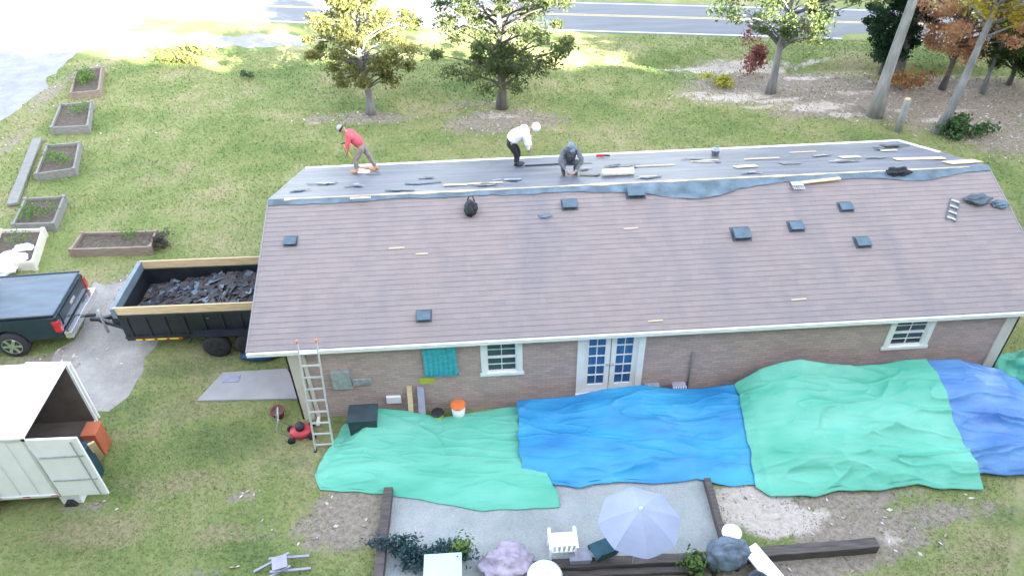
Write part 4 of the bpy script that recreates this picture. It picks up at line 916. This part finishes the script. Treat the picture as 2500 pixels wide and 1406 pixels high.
m = MB(); m.box((-1.5,-.0195,zb+.05), (3.0,.003,.04), mi=1); [m.box((-.1-k*.3,-.022,zb+.05), (.15,.004,.035), mi=k % 2) for k in range(10)]; m.build('reflector_strip', [M['red'], M['white']], E_)
for sgn, y0 in ((-1, 0), (1, WY)):
    dd = Vector((1 if sgn < 0 else -1, -.02 if sgn < 0 else .06, 0)).normalized(); dl = 1.02; y0 = y0 if sgn < 0 else WY+.06
    m = MB(); m.bar(Vector((.03,y0,(zb+zt2)/2)) + dd*.0, Vector((.03,y0,(zb+zt2)/2)) + dd*dl, .05, zt2-zb-.04); dr = m.build('rear_door', M['white_plastic'], E_, bevel=.01)
    if sgn < 0:
        m = MB(); m.box((.55,-.055,1.0), (.9,.02,.03)); m.box((.55,-.055,1.75), (.9,.02,.03)); m.tube([(.9,-.06,zb+.05), (.9,-.06,zt2-.1)], .014, 6); m.build('latch_bar', M['galv'], dr)
m = MB(); m.box((-LX/2,WY/2,.36), (LX,1.2,.1)); m.build('frame', M['dark'], E_)
m = MB(); m.box((-LX/2,.055,(zb+zt2)/2), (LX-.1,.02,zt2-zb-.06)); m.box((-LX/2,WY-.055,(zb+zt2)/2), (LX-.1,.02,zt2-zb-.06)); m.box((-LX/2,WY/2,zb+.065), (LX-.1,WY-.14,.02)); m.box((-LX/2,WY/2,zt2-.02), (LX-.1,WY-.14,.02)); m.build('shade_lining', M['shade_liner'], E_)  # inner faces coloured dark so the trailer opening reads as shaded
for x in (-1.7,-2.4):
    for y in (-.06, WY+.06): wheel(E_, (x,y,.33), .33, .2, 'galv', 5)
g = G(150, 1224, .1); t_ = thing('trailer_jack', 'black wheel chock lying by the white trailer door', 'wheel chock', (g.x+.05,g.y,0)); extr(MB(), [(0,0),(.3,0),(.22,.16),(.1,.16)], -.08, .08).build('wedge', M['rubber'], t_, bevel=.01)
# load at the back of the trailer
def crate(x, y, z, d, mm, lab, nm='storage_crate', cat='crate'):
    t_ = thing(nm, lab, cat, (x,y,z)); MB().box((0,0,d[2]/2), d).build('crate_body', mm, t_, bevel=.015); MB().box((0,0,d[2]+.012), (d[0]+.03,d[1]+.03,.025)).build('lid', mm, t_, bevel=.008); return t_
crate(-4.68, -.6, 0, (.32,.4,.7), mat('orange_red_box', (.5,.14,.07), .6, .1, 4), 'tall orange red crate behind the open trailer door')
p = G(170, 1010, 1.0); tag(MB().bar((0,0,0), (.4,-.55,1.2), .14, .04).build('leaning_board', M['lumber'], loc=(-4.55,-.95,.05)), 'ochre board leaning beside the orange red crate', 'board')
crate(-4.6, -1.45, 0, (.45,.4,1.0), mat('navy_box', (.03,.07,.1), .5, .2, 4), 'dark navy crate standing between the trailer doors')
crate(-4.75, -1.95, 0, (.45,.35,1.75), M['white_plastic'], 'tall white plastic drum box close to the open trailer door')

# ------------------------------------------------------------------ raised garden beds
def bed(cs, lab, wood, h=.32, plants=3, seed=0, soil=True):
    """cs: near left, near right, far right, far left corners at the top"""
    c = sum((Vector((q.x,q.y,0)) for q in cs), Vector())/4; t_ = thing('raised_bed', lab, 'raised bed', c, 0, 'raised beds along the drive'); rd = random.Random(seed)
    L_ = [Vector((q.x,q.y,0))-c for q in cs]
    for k in range(4):
        a, b = L_[k], L_[(k+1) % 4]; MB().bar(a + Vector((0,0,h/2)), b + Vector((0,0,h/2)), .07, h, up=Vector((0,0,1))).build('side_board', M[wood], t_)
        MB().box(a + Vector((0,0,h/2+.01)), (.12,.12,h+.04)).build('corner_post', M[wood], t_)
    m = MB(); m.poly([q*.96 + Vector((0,0,h-.1)) for q in L_]); m.build('bed_soil', M['soil'], t_)
    if plants:
        pp = []
        for k in range(plants):
            u, v = rd.uniform(.2, .8), rd.uniform(.2, .8); q = L_[0].lerp(L_[1], u).lerp(L_[3].lerp(L_[2], u), v)
            for _ in range(90): pp.append(q + Vector((rd.gauss(0,.16), rd.gauss(0,.16), h + abs(rd.gauss(0,.17)))))
        leaf_mesh('plant', np.array([tuple(q) for q in pp]), None, np.random.default_rng(seed).uniform(.03,.07,len(pp)), M['green_leaf'], t_, seed=seed).name = 'foliage'
def quad(*a): return [G(px, py, .3) for px, py in a]
bed(quad((172,228),(240,222),(248,165),(188,172)), 'farthest raised bed, overgrown with bright green plants', 'oldwood_red', plants=8, seed=1)
bed(quad((125,312),(213,308),(222,250),(148,256)), 'grey raised bed with dark soil, second from the far end', 'oldwood', plants=2, seed=2)
bed(quad((88,425),(180,412),(193,350),(115,355)), 'grey raised bed between the bare bed and the nearest broken ones', 'oldwood', plants=3, seed=3)
bed(quad((32,548),(130,545),(156,480),(62,486)), 'grey raised bed with sparse weeds inside, near the white sacks', 'oldwood', plants=3, seed=4)
bed(quad((-30,642),(78,640),(104,560),(0,563)), 'pale raised bed heaped with boards beside the white sacks', 'cream', plants=1, seed=5)
bed(quad((172,608),(365,602),(380,564),(200,568)), 'wide low raised bed of faded red boards behind the pickup', 'oldwood_red', h=.3, plants=1, seed=6)
for i, (px, py, s, lab) in enumerate([(30,640,.5,'largest white sack in the heap beside the pale raised bed'),(8,662,.42,'white sack nearest the pickup truck'),(62,612,.36,'small white sack leaning on the pale raised bed')]):
    g = G(px, py, .1); tag(MB().blob((0,0,s*.4), (s,s*.7,s*.45), i+3, .2, 56, fr=2.0, crease=.09).build('sack', M['white_cloth'], smooth=True, loc=(g.x,g.y,0)), lab, 'sack', 'white sacks by the beds')
g1 = G(92,340,.1); g2 = G(30,500,.1); tag(MB().bar(g1, g2, .35, .12).build('old_beam', M['oldwood'], bevel=.02), 'long weathered grey beam lying beside the raised beds', 'beam')

# ------------------------------------------------------------------ patio: umbrella, chairs, timbers, clutter
uc = G(1562, 1262, 1.75)
t_ = thing('patio_umbrella', 'round pale lavender patio umbrella open over the patio', 'umbrella', (uc.x, uc.y, 0))
m = MB(); n = 8; Rr = .78; rings = 7; seg = 6
for i in range(rings+1):
    for k in range(n*seg):
        a = 2*math.pi*k/(n*seg); kk = (k % seg)/seg; r_ = Rr*i/rings*(1-.06*math.sin(math.pi*kk)); m.v.append((r_*math.cos(a), r_*math.sin(a), 1.98 - .36*(i/rings)**1.7 - .02*math.sin(math.pi*kk)*(i/rings)))
for i in range(rings):
    for k in range(n*seg): a = i*n*seg+k; b = i*n*seg+(k+1) % (n*seg); m.f.append((a, b, b+n*seg, a+n*seg)); m.m.append(0)
cn = m.build('canopy', M['umbrella'], t_, False); cn.modifiers.new('s', 'SOLIDIFY').thickness = .004
m = MB()
for k in range(n): a = 2*math.pi*k/n; m.tube([(0,0,1.9), (Rr*.96*math.cos(a), Rr*.96*math.sin(a), 1.6)], .008, 5)
m.build('rib', M['galv'], t_); MB().tube([(0,0,.05), (0,0,2.02)], .02, 8).build('pole', M['white'], t_, True); MB().lathe([(.02,2.0),(.035,2.03),(.01,2.08)], n=10).build('finial', M['white'], t_, True); MB().lathe([(.24,0),(.24,.05),(.05,.09)], n=20).build('base', M['dark'], t_, True)
def plastic_chair(px, py, rz, lab):
    g = G(px, py); t_ = thing('patio_chair', lab, 'chair', (g.x,g.y,0), rz)
    MB().box((0,0,.42), (.5,.46,.03)).build('seat', M['white_plastic'], t_, bevel=.012)
    m = MB()
    for k in range(5): m.bar((-.18+k*.09,.22,.44), (-.2+k*.1,.36,.9), .055, .015)
    m.bar((-.24,.36,.9), (.24,.36,.9), .06, .02); m.bar((-.2,.25,.5), (.2,.25,.5), .04, .02); m.build('backrest', M['white_plastic'], t_, bevel=.005)
    for x in (-.26, .26):
        MB().bar((x,-.2,.64), (x,.3,.66), .06, .025).build('armrest', M['white_plastic'], t_, bevel=.006)
        for y in (-.2, .22): MB().bar((x,y*1.1,0), (x*.95,y,.64), .04, .04).build('leg', M['white_plastic'], t_)
plastic_chair(1372, 1352, R(180), 'white slatted patio chair standing left of the umbrella')
g = G(1330, 1432, 0); t_ = thing('plastic_tub', 'white rounded plastic tub at the near edge of the patio', 'tub', (g.x,g.y,0)); MB().lathe([(.26,0),(.33,.38),(.35,.4),(.3,.48),(.15,.52)], n=28).build('tub_body', M['white_plastic'], t_, True); MB().tube([(-.1,0,.52), (0,0,.57), (.1,0,.52)], .015, 6).build('handle', M['white_plastic'], t_, True)
g = G(1415, 1375, 0); crate(g.x, g.y, .12, (.42,.26,.2), M['lavender'], 'small pale grey box on the near timber beside the white chair', 'cooler', 'cooler')
def pot(px, py, rr_, hh_, body, lab, leaf=None, sd=1):
    g = G(px, py); t_ = thing('plant_pot', lab, 'plant pot', (g.x,g.y,0)); MB().lathe([(rr_*.7,0),(rr_,hh_),(rr_*1.1,hh_),(rr_*1.1,hh_+.04),(rr_*.9,hh_+.04),(rr_*.85,hh_-.03)], n=20).build('pot', M[body], t_, True)
    if leaf:
        q_ = np.random.default_rng(sd).normal(size=(260,3))*np.array([rr_*.8,rr_*.8,.1]) + np.array([0,0,hh_+.14]); leaf_mesh('foliage', q_, None, np.random.default_rng(sd).uniform(.03,.07,260), M['green_leaf'], t_, seed=sd)
pot(1690, 1400, .17, .28, 'dark', 'dark plant pot with green leaves in front of the umbrella', True, 61)
pot(1845, 1440, .2, .3, 'metal_blue', 'blue grey plant pot at the foot of the white board')
pot(1130, 1355, .13, .2, 'felt_grey', 'small blue grey pot beside the bluish shrub', True, 63)
g = G(1468, 1368); t_ = thing('folding_chair', 'dark teal folding chair between the white chair and the umbrella', 'chair', (g.x,g.y,0), R(200)); tm = mat('dark_teal_fabric', (.03,.09,.12), .8, .3, 6)
MB().box((0,0,.4), (.44,.42,.03)).build('seat', tm, t_, bevel=.01); MB().bar((0,.2,.42), (0,.34,.84), .44, .025).build('backrest', tm, t_, bevel=.008)
for x in (-.22, .22):
    MB().tube([(x,-.2,0), (x,.2,.44), (x,.34,.86)], .012, 6).build('leg', M['dark'], t_, True); MB().tube([(x,.22,0), (x,-.2,.4)], .012, 6).build('leg', M['dark'], t_, True)
# cloth heap and clutter at the near timber
g = G(1240, 1395); tag(MB().blob((0,0,.22), (.5,.42,.24), 14, .22, 72, fr=2.0, crease=.13).build('cloth_heap', mat('mauve_cloth', (.36,.31,.38), .8, .25, 5, bump=.3), smooth=True, loc=(g.x,g.y,0)), 'mauve grey cloth heaped on the near edge of the patio', 'cloth')
g = G(1085, 1412); t_ = thing('side_table', 'pale mint table top at the near edge of the patio', 'table', (g.x,g.y,0)); MB().box((0,0,.42), (.75,.6,.04)).build('tabletop', mat('mint_top', (.5,.68,.66), .4, .06, 4), t_, bevel=.015)
for x in (-.33, .33):
    for y in (-.25, .25): MB().box((x,y,.2), (.04,.04,.4)).build('leg', M['white_plastic'], t_)
g = G(1765, 1385); t_ = thing('grill', 'blue grey covered grill beside the near timber', 'grill', (g.x,g.y,0), R(10))
MB().blob((0,0,.5), (.42,.3,.38), 3, .12, 64, crease=.09).build('cover', mat('blue_grey_cover', (.13,.17,.22), .7, .35, 4, bump=.3), t_, True)
for x in (-.25, .25): MB().box((x,0,.12), (.05,.3,.24)).build('leg', M['dark'], t_)
g = G(1778, 1330); t_ = thing('path_lamp', 'white topped lamp post at the patio corner', 'lamp', (g.x,g.y,0)); MB().box((0,0,.2), (.09,.09,.4)).build('post', M['galv'], t_); MB().lathe([(.2,.42),(.2,.47),(.14,.5),(.05,.52)], n=16).build('lamp_cap', M['white_plastic'], t_, True)
for k, (a0, a1, lab) in enumerate([((1828,1335),(1900,1420),'wide white board lying across the near timber'),]):
    p0, p1 = G(*a0, .32), G(*a1, .25); tag(MB().bar(p0, p1, .36, .04).build('white_board', M['white_plastic']), lab, 'board')
def timber(a0, a1, lab, wd=.2, ht=.2, z=.0):
    p0, p1 = G(*a0), G(*a1); n = 14; m = MB(); d_ = (p1-p0); sd = Vector((-d_.y, d_.x, 0)).normalized()
    pts = []
    for i in range(n+1):
        q = p0.lerp(p1, i/n) + Vector((0,0,z)); o_ = .02*mnoise.noise(q*2)
        for sx, sz in ((-1,0),(1,0),(1,1),(-1,1)): m.v.append(tuple(q + sd*(sx*wd/2+o_) + Vector((0,0,sz*ht+o_))))
    for i in range(n):
        for k in range(4): a = i*4+k; b = i*4+(k+1) % 4; m.f.append((a, b, b+4, a+4)); m.m.append(0)
    m.f += [(0,3,2,1), (n*4, n*4+1, n*4+2, n*4+3)]; m.m += [0, 0]
    tag(m.build('landscape_timber', M['timber'], bevel=.012), lab, 'timber', 'dark timbers round the patio')
timber((950,1202), (925,1425), 'dark timber along the patio edge nearest the lawn'); timber((1725,1178), (1770,1345), 'dark timber along the patio edge facing the sand', .14)
timber((1275,1392), (1800,1366), 'long dark timber at the near edge of the patio'); timber((1810,1366), (2135,1338), 'dark timber running from the patio out over the sandy ground', .22, .24)
timber((1300,1412), (1700,1392), 'second dark timber lying in front of the near patio edge', .14, .12)
# low shrubs and odd plants
def shrub(name, px, py, d, n, c1, c2, lab, size=(.03,.07), cat='shrub', seed=0, stems=8):
    g = G(px, py); t_ = thing(name, lab, cat, (g.x,g.y,0)); r = np.random.default_rng(seed+40)
    k = r.integers(0, 9, n); cc = r.normal(size=(9,3))*np.array(d)*.45; cc[:, 2] = np.abs(cc[:, 2]) + d[2]*.5
    P_ = cc[k] + r.normal(size=(n,3))*np.array(d)*.22; P_[:, 2] = np.abs(P_[:, 2])
    leaf_mesh('foliage', P_, None, r.uniform(*size, n), mat('leaf_'+str(seed), c1, .6, .3, 3, col2=c2, trans=.3), t_, seed=seed)
    m = MB()
    for c in cc[:stems]: m.tube([(0,0,0), tuple(c*.5), tuple(c)], [.02,.014,.006], 5)
    m.build('stem', M['bark'], t_); return t_
shrub('shrub', 1010, 1365, (.75,.32,.3), 1500, (.03,.07,.08), (.08,.15,.16), 'dark bluish shrub growing at the patio edge', seed=1)
shrub('shrub', 2345, 335, (.9,.6,.45), 1400, (.035,.08,.03), (.09,.17,.05), 'dark green shrub at the foot of the leaning tree', (.05,.1), seed=2)
shrub('red_shrub', 1832, 178, (.7,.6,1.1), 1100, (.2,.06,.06), (.32,.14,.12), 'dark red shrub standing left of the thin tree', (.05,.1), seed=3)
shrub('yellow_shrub', 1760, 208, (.6,.4,.22), 600, (.32,.33,.04), (.45,.42,.08), 'low yellow green shrub on the sandy ground', (.05,.1), seed=4)
shrub('shrub', 402, 605, (.4,.3,.3), 500, (.06,.06,.05), (.14,.12,.09), 'dry brown shrub at the end of the wide raised bed', seed=5)
shrub('shrub', 605, 188, (.35,.3,.12), 300, (.05,.09,.04), (.1,.14,.06), 'tiny dark green shrub alone on the lawn', seed=6)
shrub('red_shrub', 2200, 222, (1.4,.7,.6), 700, (.34,.08,.07), (.3,.26,.06), 'small red and green shrub in front of the dark tree trunk', (.05,.1), seed=7)
shrub('shrub', 1975, 90, (.7,.5,.6), 300, (.28,.1,.12), (.36,.2,.16), 'faint russet shrub on the road verge', (.05,.1), seed=8)
shrub('shrub', 450, 148, (1.6,.7,.5), 1000, (.14,.17,.05), (.26,.27,.08), 'low olive shrub on the far edge of the lawn', (.06,.12), seed=9)
# purple lawn frame near the lower edge
g = G(690, 1392); t_ = thing('folding_stool', 'lavender folding stool lying on the grass', 'stool', (g.x,g.y,0), R(15)); MB().box((0,0,.3), (.3,.3,.03)).build('seat', M['lavender'], t_, bevel=.01)
for s in (-1, 1):
    MB().bar((-.55*s,-.15,.02), (.2*s,-.15,.3), .05, .03).build('leg', M['lavender'], t_); MB().bar((-.55*s,.15,.02), (.2*s,.15,.3), .05, .03).build('leg', M['lavender'], t_)

# ------------------------------------------------------------------ trees
def leafm(name, c1, c2): return mat(name, tuple(c*.85 for c in c1), .75, .3, .9, col2=tuple(c*.85 for c in c2), trans=.4, detail=7, spec=.12)
def tree(name, label, base, H, cz0, rad, n_, cols, bark, tr=.14, lean=(0,0), clusters=26, lsize=(.04,.085), seed=0, off=(0,0), cr=.55, flat=.75, group='trees in the yard', trunk_top=None, shape=None):
    n = int(n_*2.0); clusters = int(clusters*2.2); cr *= .78
    t_ = thing(name, label, 'tree', (base.x, base.y, gz(base.x, base.y)), 0, group); r = np.random.default_rng(seed+100); rd = random.Random(seed)
    tt = trunk_top or H*.9; pts = []; rs2 = []
    for i in range(9):
        k = i/8; pts.append((lean[0]*k + .06*math.sin(k*5+seed), lean[1]*k + .05*math.cos(k*4+seed), tt*k)); rs2.append(tr*(1-.72*k)*(1.5 if i == 0 else 1))
    pts[0] = (0,0,-.1); m = MB(); m.tube(pts, rs2, 12); m.build('trunk', M[bark], t_, True)
    cc = []; lm = MB()
    for k in range(clusters):
        u = (k+.5)/clusters; z = cz0 + (H-cz0)*u; a = k*2.4 + rd.uniform(-.4, .4); prof = shape(u) if shape else (math.sin(math.pi*(.12+.83*u)))**.7
        rr_ = rad*prof*rd.uniform(.25, 1.08); f_ = min(1, z/tt); c = Vector((lean[0]*f_+off[0]*f_+rr_*math.cos(a), lean[1]*f_+off[1]*f_+rr_*math.sin(a), z)); cc.append(c)
        zs0 = max(cz0*.7, min(tt*.95, z-rr_*.45)); st = Vector((lean[0]*zs0/tt, lean[1]*zs0/tt, zs0)); md_ = st.lerp(c, .5) + Vector((0,0,.12)); lm.tube([st, md_, c], [tr*.3, tr*.18, tr*.06], 6)
    lm.build('limb', M[bark], t_, True)
    cc = np.array([tuple(c) for c in cc]); k = r.integers(0, len(cc), n); sz = r.uniform(.45, 1.1, len(cc))*cr
    d_ = r.normal(size=(n,3)); d_ /= np.linalg.norm(d_, axis=1, keepdims=True); rad_ = r.random(n)**.6*(1 + .35*(r.random(n) < .2))
    P_ = cc[k] + d_*(rad_*sz[k])[:, None]*np.array([1.25,1.25,flat])
    P_ = P_[P_[:, 2] > .3]
    leaf_mesh('crown', P_, None, lsize[0]+(lsize[1]*1.25-lsize[0])*r.random(len(P_))**2, leafm('leaves_'+str(seed), *cols), t_, seed=seed); return t_
tree('maple_tree', 'yellow green maple standing alone behind the red shirted roofer', G(905,275), 5.0, 1.55, 2.35, 9000, ((.13,.15,.05),(.27,.27,.1)), 'bark_grey', .17, lean=(-.1,.0), seed=1, clusters=34, cr=.62)
tree('oak_tree', 'dark trunked tree with drooping green foliage behind the hooded roofer', G(1225,268), 7.4, 1.35, 3.0, 16000, ((.07,.11,.05),(.19,.22,.09)), 'bark', .19, lean=(.1,.1), seed=2, clusters=52, cr=.62)
tree('young_tree', 'slender tree with thin green foliage leaning over the sandy ground', G(1880,230), 7.2, 2.4, 3.2, 7500, ((.08,.13,.05),(.19,.23,.09)), 'bark_grey', .17, lean=(.25,.2), seed=3, clusters=36, cr=.6)
tree('juniper_tree', 'dense dark green juniper growing beside the tall pale trunk', G(2150,185), 4.0, .8, 1.3, 9000, ((.015,.045,.025),(.05,.1,.05)), 'bark', .1, seed=4, clusters=30, cr=.45, flat=.8)
tree('tall_tree', 'tall tree with a straight pale trunk rising out of the picture', G(2135,285), 13, 8.2, 3.4, 9000, ((.08,.12,.04),(.2,.22,.07)), 'bark_pale', .24, lean=(.35,.1), seed=5, clusters=34, cr=.8)
tree('tall_tree', 'tall tree with a darker trunk close behind the straight pale trunk', G(2185,190), 12.5, 7.8, 3.0, 8000, ((.08,.12,.04),(.22,.22,.07)), 'bark_grey', .22, lean=(.2,.1), seed=6, clusters=30, cr=.8)
tree('maple_tree', 'orange leaved maple between the two tall leaning trunks', G(2300,215), 5.6, 1.6, 2.6, 8500, ((.62,.3,.2),(.66,.45,.26)), 'bark', .12, lean=(.2,.2), seed=7, clusters=34, cr=.6)
tree('yellow_tree', 'tree with a grey leaning trunk and yellow leaves at the far corner', G(2290,325), 8.4, 4.2, 2.6, 6500, ((.42,.32,.03),(.5,.42,.08)), 'bark_grey', .17, lean=(1.2,.6), seed=8, clusters=28, off=(1.4,.6), cr=.75)
tree('understory_tree', 'dark green low tree behind the yellow leaved tree', G(2460,210), 3.6, .9, 2.5, 9000, ((.03,.06,.025),(.12,.17,.05)), 'bark', .1, seed=9, clusters=34, cr=.6)
tree('yellow_tree', 'golden leaved tree at the edge of the woods behind the house', G(2560,250), 7.2, 2.6, 2.8, 8000, ((.3,.26,.04),(.45,.34,.07)), 'bark_grey', .15, seed=10, clusters=34, cr=.7)
tree('young_tree', 'thin grey sapling trunk with few leaves behind the yellow tree', G(2400,225), 6.4, 4.4, 1.2, 500, ((.1,.14,.04),(.2,.22,.07)), 'bark_grey', .09, lean=(.2,.1), seed=11, clusters=8)
g = G(2190, 322); zz = 2.0; t_ = thing('tree_stump', 'pale broken trunk standing in front of the tall trees', 'stump', (g.x,g.y,0)); MB().tube([(0,0,-.05), (.03,0,.7), (.02,.02,1.35)], [.16,.13,.12], 12).build('trunk', M['bark_pale'], t_, True); MB().lathe([(.115,1.35),(.1,1.38),(.03,1.37)], (.02,.02,0), 12).build('broken_top', M['lumber'], t_)

# the wood behind the viewer and west of the yard: it keeps the low sun off the house
wd_ = MB(); rw = random.Random(2)
def bigtree(x, y, h, r):
    wd_.tube([(x,y,-.2), (x,y,h*.8)], [.35,.12], 7)
    for k in range(11):
        a = rw.uniform(0, 6.28); q = rw.uniform(0, r*.6); z = h*(.14+.84*k/10); s = r*(1.15-.62*(k/10))*rw.uniform(.85, 1.1)
        wd_.blob((x+q*math.cos(a), y+q*math.sin(a), min(z, h-s*.5)), (s,s,s*.8), rw.random()*50, .22, 10, fr=2.5)
x = -34
while x < 84:
    bigtree(x, -26 + rw.uniform(-1.5, 1.5), 23.9 + rw.uniform(-.7, .7) - (1.0 if 30 < x < 52 else 0) + (5 if x > 53 else 0), 4.6); bigtree(x+2.3, -33 + rw.uniform(-1, 1), 23 + rw.uniform(-2, 2), 4.6); x += 3.5
y = -20
while y < 26:
    bigtree(72 + rw.uniform(-1.5, 1.5), y, 22 + rw.uniform(-2, 2), 4.8); y += 5
tag(wd_.build('woodland', mat('far_wood', (.04,.06,.03), .9, .4, .6, bump=.5), smooth=True), 'dense belt of tall trees around the yard', 'woods', None, 'stuff')
grass_blades()
def litter():
    n = 60000; y = rng.uniform(-5.5, 24, n); x = rng.uniform(-16, 40, n); d = field(DIRT, x, y)
    k = (rng.random(n) < d*.9) & (y < near(x)-.5) & ~((x > -.1) & (x < HL+.1) & (y > -.1) & (y < HW+.1)) & ~((y < 2) & (rng.random(n) < .6))
    x, y = x[k], y[k]; P_ = np.stack([x, y, gz(x, y)+rng.uniform(.01,.035,len(x))], 1)
    m, N, L, b = tex_base('fallen_leaf', .9); g = N.new('ShaderNodeNewGeometry')
    L.new(ramp_out(N, L, g.outputs['Random Per Island'], [(0,(.14,.09,.06)),(.3,(.3,.19,.13)),(.6,(.42,.33,.27)),(.85,(.6,.56,.52))]), b.inputs['Base Color'])
    o = leaf_mesh('leaf_litter', P_, np.array([0,0,1.5]), rng.uniform(.03,.075,len(x)), m, seed=77); tag(o, 'fallen leaves and chips scattered over the bare ground', 'leaf litter', None, 'stuff')
litter()
